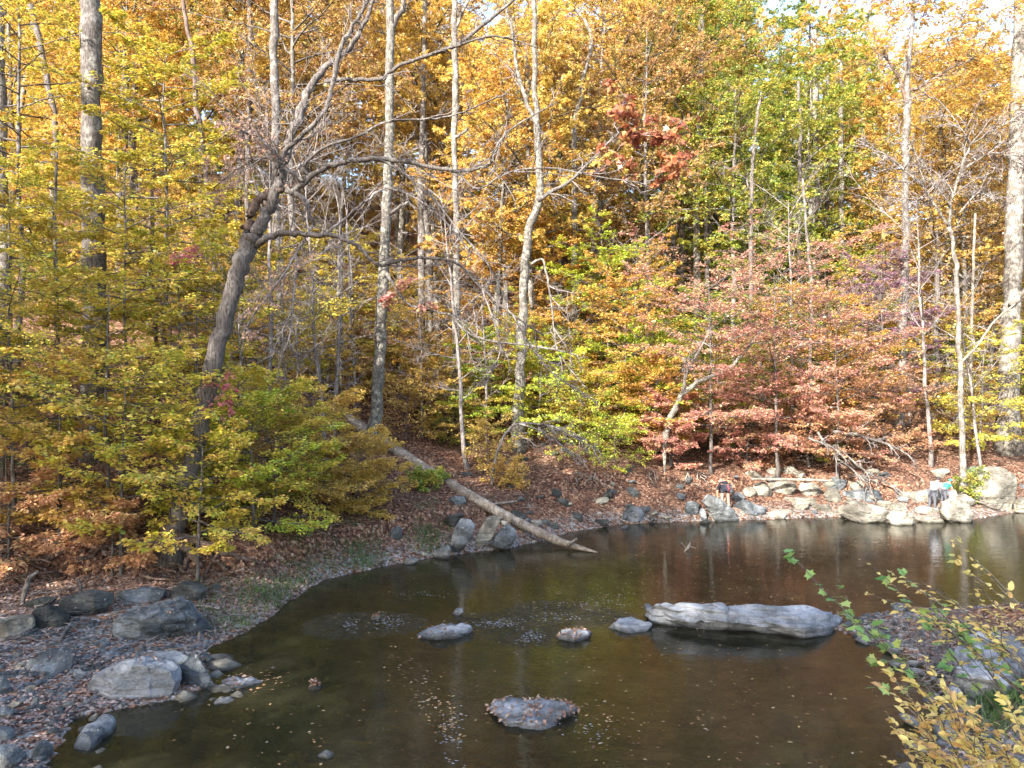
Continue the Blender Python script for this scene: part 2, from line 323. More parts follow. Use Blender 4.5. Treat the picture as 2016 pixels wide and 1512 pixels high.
def water_mat():
    m, t, N = newmat('creek_water'); L = t.links.new
    g = N('NewGeometry')
    mp = N('Mapping'); mp.inputs['Scale'].default_value = (1.0, 2.4, 1); mp.inputs['Rotation'].default_value = (0, 0, .35); L(g.outputs['Position'], mp.inputs[0])
    n1 = N('TexNoise', i_Scale=1.3, i_Detail=3.0, i_Roughness=.5); L(mp.outputs[0], n1.inputs['Vector'])
    n2 = N('TexNoise', i_Scale=4.5, i_Detail=3.0, i_Roughness=.6); L(mp.outputs[0], n2.inputs['Vector'])
    acc = None                                         # riffles below the stones in the stream
    for (x, y, s) in [(-3.6, 17.4, .7), (-2.8, 17.5, .6), (-.45, 17.4, .7), (.35, 16.7, .6), (2.0, 18.0, .6), (.9, 18.3, .8)]:
        d = N('VectorMath', operation='DISTANCE'); L(g.outputs['Position'], d.inputs[0]); d.inputs[1].default_value = (x, y, 0)
        r = N('MapRange', interpolation_type='SMOOTHSTEP', i_1=0.0, i_2=s*1.7, i_3=1.0, i_4=0.0); L(d.outputs['Value'], r.inputs[0])
        if acc is None: acc = r
        else:
            mx = N('Math', operation='MAXIMUM'); L(acc.outputs[0], mx.inputs[0]); L(r.outputs[0], mx.inputs[1]); acc = mx
    bm = N('MapRange', interpolation_type='SMOOTHSTEP', i_1=.46, i_2=.60); L(n2.outputs[0], bm.inputs[0]); ab = N('Math', operation='MULTIPLY'); L(acc.outputs[0], ab.inputs[0]); L(bm.outputs[0], ab.inputs[1]); acc = ab
    k = N('Math', operation='MULTIPLY_ADD', i_1=3.2, i_2=.06); L(acc.outputs[0], k.inputs[0])
    h2 = N('Math', operation='MULTIPLY'); L(n2.outputs[0], h2.inputs[0]); L(k.outputs[0], h2.inputs[1])
    h1 = N('Math', operation='MULTIPLY_ADD', i_1=.16); L(n1.outputs[0], h1.inputs[0]); L(h2.outputs[0], h1.inputs[2])

    bp = N('Bump', i_Strength=.5, i_Distance=.12); L(h1.outputs[0], bp.inputs['Height'])
    fr = N('Fresnel', i_IOR=1.33); L(bp.outputs[0], fr.inputs['Normal'])
    tr = N('BsdfTransparent'); tr.inputs[0].default_value = (.66, .60, .38, 1)
    df = N('BsdfDiffuse'); df.inputs[0].default_value = (.038, .038, .024, 1)
    mu = N('MixShader', i_0=.36); L(tr.outputs[0], mu.inputs[1]); L(df.outputs[0], mu.inputs[2])
    gl = N('BsdfGlossy', i_Roughness=.02); L(bp.outputs[0], gl.inputs['Normal'])
    mx = N('MixShader'); L(fr.outputs[0], mx.inputs[0]); L(mu.outputs[0], mx.inputs[1]); L(gl.outputs[0], mx.inputs[2])
    o = N('OutputMaterial'); L(mx.outputs[0], o.inputs[0]); return m
def flatmat(name, c, rough=.8):
    m, t, N = newmat(name); L = t.links.new
    tc = N('TexCoord'); n = N('TexNoise', i_Scale=30.0, i_Detail=3.0); L(tc.outputs['Object'], n.inputs['Vector'])
    r = ramp(t, [(.3, tuple(x*.8 for x in c)), (.7, tuple(min(1, x*1.1) for x in c))]); L(n.outputs[0], r.inputs[0])
    p = N('BsdfPrincipled', i_Roughness=rough); L(r.outputs[0], p.inputs[0])
    o = N('OutputMaterial'); L(p.outputs[0], o.inputs[0]); return m

# ------------------------------------------------------------------ ground and water
def axis(segs):
    out = []
    for a, b, s in segs: out += list(np.arange(a, b, s))
    return np.array(out+[segs[-1][1]])
xs = axis([(-260, -100, 20), (-100, -40, 3), (-40, -17, .7), (-17, 25, .14), (25, 45, .6), (45, 100, 3), (100, 261, 20)])
ys = axis([(-60, -10, 4), (-10, 8, .8), (8, 40, .14), (40, 70, .5), (70, 130, 2), (130, 500, 20)])
X, Y = np.meshgrid(xs, ys); Z = height(X, Y)
_full_height = height
def height(x, y, detail=True):
    x = np.asarray(x, float); y = np.asarray(y, float)
    i = np.clip(np.searchsorted(xs, x)-1, 0, len(xs)-2); j = np.clip(np.searchsorted(ys, y)-1, 0, len(ys)-2)
    fx = np.clip((x-xs[i])/(xs[i+1]-xs[i]), 0, 1); fy = np.clip((y-ys[j])/(ys[j+1]-ys[j]), 0, 1)
    return (Z[j, i]*(1-fx)+Z[j, i+1]*fx)*(1-fy)+(Z[j+1, i]*(1-fx)+Z[j+1, i+1]*fx)*fy
nx, ny = len(xs), len(ys); i = (np.arange(ny-1)*nx)[:, None]+np.arange(nx-1)[None]
q = np.stack([i, i+1, i+nx+1, i+nx], -1).reshape(-1, 4)
tag(mesh('ground', np.stack([X, Y, Z], -1), [q], ground_mat(), smooth=True), 'leaf covered hillside, muddy bank and creek bed', 'ground', kind='structure')
wx = axis([(-60, 100, 8)]); wy = axis([(-60, 60, 8)]); X2, Y2 = np.meshgrid(wx, wy); i = (np.arange(len(wy)-1)*len(wx))[:, None]+np.arange(len(wx)-1)[None]
tag(mesh('water', np.stack([X2, Y2, X2*0], -1), [np.stack([i, i+1, i+len(wx)+1, i+len(wx)], -1).reshape(-1, 4)], water_mat()), 'dark brown still creek water reflecting the autumn wood', 'creek', kind='structure')

# ------------------------------------------------------------------ rocks
def ico(n):
    import bmesh
    bm = bmesh.new(); bmesh.ops.create_icosphere(bm, subdivisions=n, radius=1)
    V = np.array([v.co[:] for v in bm.verts]); Fc = np.array([[v.index for v in f.verts] for f in bm.faces]); bm.free(); return V, Fc
ICO = {k: ico(k) for k in (1, 2, 3, 4, 5, 6)}
ROCK_TOPS = []
def radial(poly, c):
    p = np.asarray(poly, float)-c; a = np.arctan2(p[:, 1], p[:, 0]); r = np.hypot(p[:, 0], p[:, 1]); o = np.argsort(a); a, r = a[o], r[o]
    A = np.linspace(-math.pi, math.pi, 181); Rr = []
    m = len(a)
    for t in A:
        best = 0
        for k in range(m):
            p1 = (r[k]*math.cos(a[k]), r[k]*math.sin(a[k])); j = (k+1) % m; p2 = (r[j]*math.cos(a[j]), r[j]*math.sin(a[j]))
            ex, ey = p2[0]-p1[0], p2[1]-p1[1]; dx, dy = math.cos(t), math.sin(t); den = dx*ey-dy*ex
            if abs(den) < 1e-9: continue
            s = (p1[0]*ey-p1[1]*ex)/den; u = (p1[0]*dy-p1[1]*dx)/den
            if s > 0 and -1e-6 <= u <= 1+1e-6: best = max(best, s)
        Rr.append(best)
    return A, np.array(Rr)
def rock(outline, label, typ='B', mat='blue', dr=.7, h=None, name='boulder', cat='boulder', group=None, seed=0, pw=4.2, cuts=9, lvl=None, leaves=0, tilt=0, sink=.12, rough=1.0):
    g = np.random.default_rng(seed*31+5)
    O = np.array(outline, float)
    if O.shape[0] == 2 and O.shape[1] == 2:                      # a bounding box: make an uneven outline in it
        (x0, y0), (x1, y1) = O; k = 9; th = (np.arange(k)+g.uniform(-.3, .3, k))*2*math.pi/k
        pr = (np.abs(np.cos(th))**3+np.abs(np.sin(th))**3)**(-1/3)*g.uniform(.82, 1.0, k)
        O = np.stack([(x0+x1)/2+pr*np.cos(th)*(x1-x0)/2, (y0+y1)/2+pr*np.sin(th)*(y1-y0)/2], -1)
    base_py = O[:, 1].max(); cpx = O[:, 0].mean()
    G = ground(cpx, base_py)
    wpx = np.ptp(O[:, 0]); hpx = np.ptp(O[:, 1])
    lv = lvl or (5 if wpx > 60 else 4)
    V, Fc = ICO[lv]; V = V.copy()
    if typ == 'S':                                               # slab: the outline is its top face, on a level plane
        h = h or .2; zt = G[2]+h; pts = []
        front = O[:, 1] > O[:, 1].mean()
        for px, py in O:
            a = at(px, py, 10.0)-np.array([0, 0, CAMZ]); s = (zt-CAMZ)/a[2]
            pts.append((a*s)[:2])
        pts = np.array(pts); c = pts.mean(0); A, Rr = radial(pts, c)
        p = 7; z = V[:, 2]; rho = np.hypot(V[:, 0], V[:, 1]); ph = np.arctan2(V[:, 1], V[:, 0])
        sc_ = (rho**p+np.abs(z)**p)**(-1/p); rho = rho*sc_; z = z*sc_
        Rv = np.interp(ph, A, Rr)
        hh = h/2+.12; P = np.stack([rho*Rv*np.cos(ph), rho*Rv*np.sin(ph), z*hh], -1)
        P[:, 2] += tilt*P[:, 0]; sz_ = np.mean(Rr); Q_ = np.stack([P[:, 0], P[:, 1], P[:, 0]*0+seed], -1)*1.4/sz_; P[:, 2] += (z > 0)*h*(.55*fbm(Q_, 4, seed)-.35*(rho/np.maximum(rho.max(), .1))**3)
        C = np.array([c[0], c[1], zt-hh]); size = np.mean(Rr)
    else:                                                        # boulder: the outline is its silhouette, inflated to real depth
        Yb = G[1]+dr*wpx/F*G[1]*.5
        O2 = np.array([at(px, py, Yb)[[0, 2]] for px, py in O])
        O2[:, 1] -= (Yb-G[1])*(5-G[2])/G[1]*.0
        c = O2.mean(0); A, Rr = radial(O2, c)
        p = pw; ry = np.abs(V[:, 1]); rho = np.hypot(V[:, 0], V[:, 2]); ph = np.arctan2(V[:, 2], V[:, 0])
        sc_ = (rho**p+ry**p)**(-1/p); rho = rho*sc_; yy = V[:, 1]*sc_
        Rv = np.interp(ph, A, Rr); dep = dr*np.ptp(O2[:, 0])/2
        P = np.stack([rho*Rv*np.cos(ph), yy*dep, rho*Rv*np.sin(ph)], -1)
        P[:, 2] += (-.0 if tilt == 0 else tilt)*P[:, 1]
        C = np.array([c[0], Yb, c[1]]); size = max(np.mean(Rr), dep)*.8
        low = P[:, 2] < 0; P[low, 2] *= 1.15
        P[:, 2] -= .0
    for k in range(cuts):
        n = nrm(g.normal(size=3)*np.array([1, 1, .9])); n = n if k % 4 == 3 else n*np.array([.75, 0, .75])+np.array([0, -abs(n[1])*1.2-.25, 0]); n = nrm(n); pr = P@n; o = pr.max()*(g.uniform(.84, .95) if k % 4 == 3 else g.uniform(.60, .88)); P = P-np.maximum(pr-o, 0)[:, None]*n*.95
    nn = nrm(P)
    s = size
    P = P+nn*(rough*.085*s*fbm(P*1.5/s+seed, 5, seed))[:, None]
    q_ = P/s*np.array([.9, .9, 2.6]); q_[:, 2] += .5*P[:, 0]/s; cv = np.minimum(np.abs(vnoise(q_*1.5+seed*3.1, seed+40))*4.5, 1); cv2 = np.minimum(np.abs(vnoise(q_*3.6+seed, seed+60))*4, 1)
    P = P-nn*(rough*s*(.075*(1-cv)+.022*(1-cv2)))[:, None]
    st = np.sin((P[:, 2]+.25*P[:, 0]+.15*s*vnoise(P/s*1.3+9, seed))*(14/max(s, .3)))
    P[:, :2] += nn[:, :2]*(rough*.022*s*st)[:, None]
    V1, F1 = P, [Fc]
    o = mesh(name, V1, F1, RM[mat], smooth=True, loc=C); o.data.set_sharp_from_angle(angle=R(22))
    tag(o, label, cat, group)
    if leaves:
        W = P+C; nz = np.array(nn[:, 2]); top = np.where(((nz > .55) if typ == 'B' else (V[:, 2] > .25)) & (W[:, 2] > .03))[0]
        if len(top):
            b = V1[top[g.integers(0, len(top), leaves)]]+C+g.normal(size=(leaves, 3))*.015; b[:, 2] += .02; ROCK_TOPS.append(b)
    return o
RL = [
 # left beach, back row to front
 ([(45,1192),(60,1182),(85,1176),(108,1180),(98,1190),(60,1202)], 'dark thin slab wedged above the five-sided grey boulder by the roots', 'B', 'dark', .7, {}),
 ([(0,1220),(35,1214),(58,1216),(60,1238),(20,1256),(-30,1258),(-40,1225)], 'brown grey block at the end of the boulder row, cut by the picture edge', 'B', 'tan', .6, {}),
 ([(62,1218),(75,1195),(98,1191),(115,1203),(133,1222),(110,1241),(82,1243),(62,1232)], 'five-sided dull grey boulder between the blocks in the row under the roots', 'B', 'dark', .8, {}),
 ([(116,1177),(165,1166),(185,1163),(210,1172),(219,1180),(205,1200),(165,1219),(140,1212),(125,1195)], 'dark tilted slab, second in the row under the tree roots', 'B', 'dark', .6, {'cuts': 12}),
 ([(220,1190),(232,1168),(275,1158),(322,1166),(326,1180),(300,1187),(250,1192),(222,1198)], 'long flat-topped blue grey slab in the row of rocks under the roots', 'B', 'blue', .7, {'cuts': 11}),
 ([(330,1165),(358,1145),(380,1148),(406,1162),(395,1176),(375,1188),(345,1180),(332,1175)], 'pointed rock with pale lichen on its peak below the leaning tree', 'B', 'dark', .8, {}),
 ([(408,1158),(420,1150),(434,1148),(432,1158),(415,1163)], 'small grey slab with a yellow leaf beside the pointed lichen rock', 'B', 'dark', .8, {'name': 'flat_stone'}),
 ([(236,1215),(255,1204),(300,1194),(330,1187),(355,1192),(375,1205),(400,1232),(402,1250),(380,1262),(345,1268),(310,1252),(285,1267),(250,1254),(240,1235)], 'large layered grey boulder with folded cracks resting on pebbles', 'B', 'blue', .75, {'leaves': 40, 'cuts': 9, 'rough': 1.8}),
 ([(52,1290),(95,1272),(135,1270),(148,1280),(140,1296),(105,1306),(60,1316)], 'flat blue grey slab lying on leaves at the middle of the gravel beach', 'S', 'blue', .6, {'h': .22, 'leaves': 25, 'cuts': 8}),
 ([(275,1292),(300,1284),(345,1284),(380,1295),(405,1308),(432,1318),(400,1331),(360,1325),(310,1320),(285,1308)], 'long smooth slab pointing into the creek behind the big pale boulder', 'S', 'blue', .7, {'h': .26, 'cuts': 8}),
 ([(168,1385),(170,1350),(190,1325),(225,1308),(270,1298),(320,1306),(345,1318),(352,1345),(340,1368),(300,1382),(240,1386),(205,1395)], 'big pale rounded boulder with a dark crack at the left waterline', 'B', 'light', .65, {'leaves': 40, 'cuts': 9, 'pw': 3.0}),
 ([(390,1300),(405,1291),(417,1296),(420,1308),(400,1308)], 'small angular rock behind the long smooth slab in the shallows', 'B', 'blue', .8, {}),
 ([(425,1335),(450,1326),(490,1325),(520,1333),(500,1345),(460,1350),(430,1350)], 'low pale slab ringed with orange leaves at the end of the pale boulders', 'S', 'light', .7, {'h': .09, 'leaves': 60, 'cuts': 7}),
 ([(415,1384),(430,1377),(448,1377),(460,1384),(437,1391)], 'small pale stone poking from shallow water in front of the leaf-ringed slab', 'B', 'pale', .9, {}),
 ([(112,1482),(140,1445),(180,1415),(215,1398),(232,1408),(222,1425),(180,1455),(140,1478)], 'tilted streaked slab sliding into the water at the left corner', 'S', 'blue', .6, {'h': .14, 'cuts': 10}),
 ([(60,1480),(68,1465),(85,1460),(100,1470),(98,1490),(78,1497),(62,1492)], 'round mottled boulder among leaves in the bottom left corner', 'B', 'blue', .9, {}),
 ([(-20,1436),(0,1433),(20,1440),(24,1455),(5,1466),(-25,1462)], 'smooth grey stone at the picture edge above the bottom left boulder', 'B', 'blue', .9, {}),
 ([(-30,1478),(0,1472),(25,1478),(40,1496),(35,1512),(0,1520),(-30,1518)], 'large rounded speckled boulder in the very bottom left corner', 'B', 'pale', .9, {}),
 ([(-20,1334),(5,1334),(17,1355),(0,1372),(-25,1374)], 'half-seen pale slab at the picture edge on the gravel', 'B', 'pale', .8, {}),
 ([(-15,1396),(8,1395),(24,1404),(20,1415),(-18,1417)], 'pale stone with a yellow leaf at the edge of the gravel beach', 'B', 'pale', .8, {}),
 ([(135,1312),(155,1312),(176,1318),(170,1326),(145,1322)], 'narrow pale slab lying on leaves above the big pale boulder', 'S', 'pale', .8, {'h': .07}),
 ([(625,1487),(640,1480),(655,1485),(658,1494),(640,1497),(628,1495)], 'small bluish stone alone in the water at the bottom edge', 'B', 'pale', .9, {}),
 # stones in the stream
 ([(818,1242),(832,1225),(860,1218),(890,1213),(912,1222),(934,1230),(920,1240),(880,1248),(830,1256)], 'slanted grey rock in mid stream with leaves along its edge', 'S', 'light', .7, {'h': .17, 'leaves': 60, 'cuts': 10, 'tilt': .05}),
 ([(889,1209),(898,1199),(910,1197),(913,1206),(900,1213)], 'little pointed rock just behind the slanted mid-stream rock', 'B', 'light', .8, {}),
 ([(1086,1250),(1105,1238),(1140,1231),(1166,1236),(1160,1246),(1125,1254),(1100,1256)], 'low stream rock rimmed with orange leaves between two larger rocks', 'S', 'light', .7, {'h': .12, 'leaves': 160, 'cuts': 8}),
 ([(1198,1222),(1220,1214),(1250,1210),(1270,1218),(1290,1224),(1282,1236),(1235,1238),(1205,1233)], 'pointed grey rock just left of the long rock in the stream', 'S', 'light', .7, {'h': .14, 'cuts': 10}),
 ([(952,1386),(1000,1371),(1060,1366),(1095,1374),(1125,1380),(1148,1390),(1110,1412),(1060,1424),(1030,1434),(985,1418),(962,1405)], 'diamond shaped flat rock strewn with brown leaves in front stream', 'S', 'light', .8, {'h': .11, 'leaves': 330, 'cuts': 6}),
 ([(728,1218),(736,1210),(748,1212),(750,1220),(738,1223)], 'tiny reddish stone heaped with leaves above the left riffle', 'B', 'tan', .9, {'leaves': 25}),
 ([(606,1352),(614,1344),(628,1347),(636,1358),(620,1361)], 'tiny stone under a leaf heap in the left shallows', 'B', 'dark', .9, {'leaves': 60}),
 # middle bank
 ([(885,1085),(893,1040),(905,1022),(925,1020),(935,1035),(928,1060),(910,1082),(893,1098)], 'tall leaning slab, left of the three standing at the log', 'B', 'blue', .6, {'cuts': 13}),
 ([(930,1080),(940,1050),(958,1018),(978,1014),(986,1025),(970,1055),(950,1074),(936,1087)], 'narrow leaning slab, middle of the three standing at the log', 'B', 'tan', .6, {'cuts': 13}),
 ([(961,1080),(975,1055),(995,1032),(1012,1035),(1016,1058),(1002,1080),(985,1086),(965,1085)], 'creased wedge rock, right of the three standing at the log', 'B', 'blue', .7, {'cuts': 13}),
 ([(852,1090),(868,1078),(882,1073),(888,1080),(884,1100),(870,1102),(855,1096)], 'pale triangular rock at the foot of the tall leaning slab', 'B', 'pale', .8, {'cuts': 12}),
 ([(820,1092),(835,1087),(852,1092),(848,1098),(828,1098)], 'low brown stone left of the pale triangular rock', 'B', 'tan', .8, {}),
 ([(795,1108),(800,1099),(815,1098),(822,1106),(818,1112),(800,1113)], 'small pale stone on the waterline left of the standing slabs', 'B', 'pale', .9, {}),
 ([(760,1062),(768,1045),(782,1035),(791,1040),(790,1060),(775,1067)], 'mossy topped grey stone on the bank left of the grass tuft', 'B', 'blue', .8, {}),
 ([(862,1036),(880,1018),(905,1010),(915,1014),(895,1032),(870,1044)], 'dark layered slab under the bank behind the standing slabs', 'B', 'dark', .8, {'cuts': 12}),
 ([(880,984),(895,976),(915,978),(918,990),(895,996)], 'blue grey stone tucked behind the fallen log', 'B', 'blue', .8, {}),
 ([(1222,1026),(1228,1005),(1245,996),(1262,999),(1270,1014),(1258,1028),(1240,1030)], 'rounded grey boulder alone at the far waterline', 'B', 'blue', .9, {'cuts': 8}),
 # right bank
 ([(1385,990),(1395,975),(1412,980),(1430,990),(1448,1005),(1458,1028),(1420,1030),(1405,1022)], 'slanting grey boulder under the person in shorts', 'B', 'pale', .8, {'cuts': 11}),
 ([(1440,1005),(1452,990),(1470,985),(1490,994),(1510,1000),(1512,1016),(1480,1018),(1450,1020)], 'dark-bottomed grey rock just right of the person in shorts', 'B', 'blue', .7, {'cuts': 11}),
 ([(1510,1012),(1525,1003),(1545,1006),(1550,1018),(1530,1023),(1512,1021)], 'low tan stone left of the dark gap in the rocks', 'B', 'tan', .8, {}),
 ([(1480,975),(1484,955),(1500,948),(1516,950),(1520,975),(1505,980)], 'pale upright block at the left of the stacked rocks', 'B', 'tan', .6, {'cuts': 12, 'pw': 4}),
 ([(1512,978),(1516,952),(1540,947),(1570,950),(1575,965),(1560,974),(1530,979)], 'dark blocky boulder in the middle of the stacked rocks', 'B', 'tan', .6, {'cuts': 12, 'pw': 4}),
 ([(1572,968),(1576,952),(1600,950),(1622,968),(1618,980),(1590,979)], 'rounded block at the right of the stacked rocks', 'B', 'tan', .6, {'cuts': 12, 'pw': 4}),
 ([(1510,986),(1545,978),(1600,980),(1620,984),(1610,994),(1560,997),(1520,995)], 'flat ledge rock under the stacked blocks', 'B', 'tan', .6, {'cuts': 10}),
 ([(1522,1006),(1540,1002),(1562,1004),(1564,1010),(1545,1014),(1526,1012)], 'small flat stone under the ledge at the waterline', 'B', 'tan', .8, {}),
 ([(1622,975),(1630,962),(1645,960),(1662,985),(1655,995),(1632,988)], 'sloping slab leaning beside the stacked rocks', 'B', 'tan', .6, {'cuts': 12}),
 ([(1625,950),(1640,938),(1662,942),(1672,954),(1650,968),(1630,965)], 'blue grey angular rock behind the sloping slab', 'B', 'blue', .8, {'cuts': 12}),
 ([(1655,985),(1665,970),(1700,963),(1735,966),(1752,980),(1730,992),(1680,993)], 'wide shaded boulder under the fallen branches', 'B', 'blue', .7, {}),
 ([(1658,1005),(1675,995),(1710,992),(1745,1000),(1750,1015),(1720,1031),(1680,1026),(1660,1016)], 'smooth sunlit oval rock at the waterline below the branches', 'B', 'tan', .8, {'cuts': 8, 'leaves': 30}),
 ([(1750,1020),(1765,1006),(1790,1010),(1810,1028),(1785,1036),(1755,1032)], 'pale low rock right of the smooth oval rock', 'B', 'tan', .8, {'leaves': 30}),
 ([(1752,1003),(1760,990),(1780,990),(1785,1005),(1765,1012)], 'tan rock behind the pale low rock on the right bank', 'B', 'tan', .8, {}),
 ([(1790,985),(1800,970),(1835,965),(1865,970),(1866,982),(1840,993),(1805,994)], 'flat sunlit ledge behind the person in the white shirt', 'B', 'tan', .7, {'leaves': 10}),
 ([(1853,1010),(1860,990),(1880,980),(1905,985),(1916,1005),(1912,1025),(1880,1030),(1860,1022)], 'bright sunlit boulder in front of the small child', 'B', 'tan', .7, {'leaves': 20}),
 ([(1870,985),(1880,973),(1900,973),(1916,985),(1915,998),(1895,996)], 'rounded sunlit rock under the seated child', 'B', 'tan', .7, {}),
 ([(1918,1000),(1920,960),(1925,935),(1945,920),(1975,922),(1994,935),(1998,975),(1996,998),(1975,1008),(1935,1006)], 'huge square-faced boulder at the waterline under the slender tree', 'B', 'tan', .7, {'cuts': 10, 'pw': 4}),
 ([(1530,932),(1540,920),(1560,917),(1570,930),(1555,937)], 'pair of weathered rocks above the flat log, the larger', 'B', 'tan', .8, {}),
 ([(1508,930),(1518,920),(1530,922),(1532,934),(1515,937)], 'pair of weathered rocks above the flat log, the smaller', 'B', 'tan', .8, {}),
 ([(1998,1010),(2003,985),(2020,980),(2035,990),(2030,1012)], 'rock beside the huge square boulder at the picture edge', 'B', 'tan', .8, {}),
 ([(1890,935),(1905,922),(1925,918),(1940,928),(1925,945),(1900,950)], 'grey ledge rock held by the roots of the slender tree', 'B', 'blue', .8, {'cuts': 12}),
 ([(1745,955),(1760,945),(1790,948),(1800,960),(1770,966)], 'sunlit rock on the bank behind the fallen branches', 'B', 'tan', .8, {}),
 # near right bank
 ([(1755,1192),(1768,1187),(1785,1190),(1782,1204),(1768,1208),(1758,1200)], 'bluish rock in the water behind the green leafy twig', 'B', 'blue', .8, {}),
 ([(1690,1232),(1705,1228),(1718,1232),(1710,1240),(1692,1240)], 'small pale slab at the tip of the near gravel spit', 'S', 'light', .8, {'h': .07}),
 ([(1700,1248),(1725,1242),(1750,1248),(1735,1255),(1705,1254)], 'thin pale slab at the water edge of the near gravel spit', 'S', 'light', .8, {'h': .05}),
 ([(1868,1290),(1880,1250),(1930,1240),(2000,1245),(2040,1260),(2040,1300),(1990,1330),(1920,1325),(1880,1310)], 'wide smooth light blue rock behind the near bush', 'S', 'light', .8, {'h': .45, 'cuts': 4}),
 ([(1885,1340),(1910,1330),(1930,1336),(1925,1350),(1895,1352)], 'flat pale stone below the wide smooth rock on the near bank', 'S', 'light', .8, {'h': .08}),
 ([(1862,1380),(1872,1356),(1885,1352),(1900,1372),(1892,1388),(1870,1386)], 'upright pale stone above the lower yellow bush', 'B', 'light', .8, {}),
 ([(1842,1440),(1850,1425),(1872,1420),(1892,1430),(1895,1448),(1870,1455),(1848,1452)], 'round pale stone half hidden by the lower yellow bush', 'B', 'light', .9, {}),
 ([(1900,1365),(1925,1352),(1940,1362),(1930,1378),(1908,1380)], 'bluish block beside the grass on the near bank', 'B', 'blue', .8, {}),
]
for k, (ol, lab, typ, m, dr, kw) in enumerate(RL):
    rock(ol, lab, typ, m, dr, seed=k+3, **kw)
for k, (x0, y0, x1, y1) in enumerate([(1462,958,1490,984),(1556,926,1588,950),(1590,938,1628,956),(1600,992,1640,1010),(1560,990,1592,1006),(1640,1000,1664,1018),(1726,985,1762,1004),(1700,942,1742,966),(1672,945,1702,970),(1800,996,1852,1018),(1808,1016,1858,1032),(1765,968,1800,986),(1905,955,1925,980),(1830,950,1862,968),(1440,968,1466,990),(1346,985,1376,1020),(1376,1000,1392,1026)]):
    rock([(x0, y0), (x1, y1)], 'blocky tan ledge rock filling the gaps between larger rocks of the right bank', 'B', 'tan' if k < 14 else 'blue', .8, seed=k+200, group='ledge rocks of the right bank', pw=5)
# the long rock in the stream: lofted cross-sections
def long_rock():
    z0 = -.35
    secs = []                                   # px, y-front, y-back, top front z, top back z, front foot set back
    for px, py0, py1, zf, zb, und in [(1266,1212,1203,.20,.24,.05),(1278,1222,1191,.28,.48,.12),(1320,1240,1188,.34,.55,.3),(1380,1247,1185,.40,.60,.35),(1425,1252,1186,.42,.60,.4),
        (1437,1252,1190,.40,.55,.4),(1480,1254,1192,.36,.56,.4),(1530,1256,1191,.33,.55,.25),(1575,1261,1192,.24,.52,.1),(1610,1252,1196,.16,.44,.02),(1632,1240,1205,.10,.30,0),(1646,1226,1214,.05,.10,0)]:
        Yf = at(px, py0, 10)[2]-CAMZ; yf = 10*(0-CAMZ)/Yf
        Yb = at(px, py1, 10)[2]-CAMZ; yb = 10*(zb-CAMZ)/Yb
        x = (px-1008)/F*(yf+.2)
        prof = [(yf+und, z0), (yf+und, 0), (yf+und*.8, zf*.45), (yf, zf*.55), (yf+.02, zf*.95), (yf+.10, zf+.02), (yf+(yb-yf)*.35, zf+(zb-zf)*.45), (yf+(yb-yf)*.7, zf+(zb-zf)*.8), (yb, zb), (yb+.15, zb*.8), (yb+.25, 0), (yb+.25, z0)]
        secs.append([(x, a, b) for a, b in prof])
    S = np.array(secs)                          # [n, m, 3]
    def dens(S, ax, r):
        n = S.shape[ax]; t = np.linspace(0, n-1, (n-1)*r+1); i = np.minimum(t.astype(int), n-2); f = t-i
        A, B = np.take(S, i, ax), np.take(S, i+1, ax); sh = [1, 1, 1]; sh[ax] = -1; f = f.reshape(sh); return A*(1-f)+B*f
    S = dens(dens(S, 0, 10), 1, 7); n, m = S.shape[:2]
    for _ in range(1):
        S[1:-1, 1:-1] = (S[1:-1, 1:-1]*2+S[2:, 1:-1]+S[:-2, 1:-1]+S[1:-1, 2:]+S[1:-1, :-2])/6
    nr = nrm(np.cross(np.gradient(S, axis=0), np.gradient(S, axis=1)));
    if nr[n//2, m//2, 2] < 0: nr = -nr
    q = S*np.array([1, 1.6, 5]); S = S+nr*(.05*fbm(q, 4, 3)+.025*np.sin(S[..., 2:3]*38+S[..., 0:1]*5+3*vnoise(S*1.2, 8)[..., None])[..., 0])[..., None]
    crack = np.exp(-((S[..., 0]-(1437-1008)/F*16.6-.05*np.sin(S[..., 1]*9))/.025)**2); S = S-nr*(.05*crack)[..., None]
    c2 = np.exp(-((S[..., 1]-16.6-.35*(S[..., 0]-3.6)+.12*np.sin(S[..., 0]*4))/.05)**2)*(S[..., 0] < 4.4)*(S[..., 0] > 3.2); S = S-nr*(.06*c2)[..., None]
    i = (np.arange(n-1)*m)[:, None]+np.arange(m-1)[None]
    q = np.stack([i, i+1, i+m+1, i+m], -1).reshape(-1, 4)
    caps = [np.arange(m)[None], (np.arange(m)[::-1]+(n-1)*m)[None]]
    o = mesh('boulder', S.reshape(-1, 3), [q]+caps, RM['light'], smooth=True); o.data.set_sharp_from_angle(angle=R(25))
    tag(o, 'long flat-topped blue grey boulder across the stream, cracked in the middle', 'boulder')
    P = S.reshape(-1, 3); t = np.where(nr.reshape(-1, 3)[:, 2] > .8)[0]; b = P[t[rng.integers(0, len(t), 35)]]; b[:, 2] += .02; ROCK_TOPS.append(b)
long_rock()
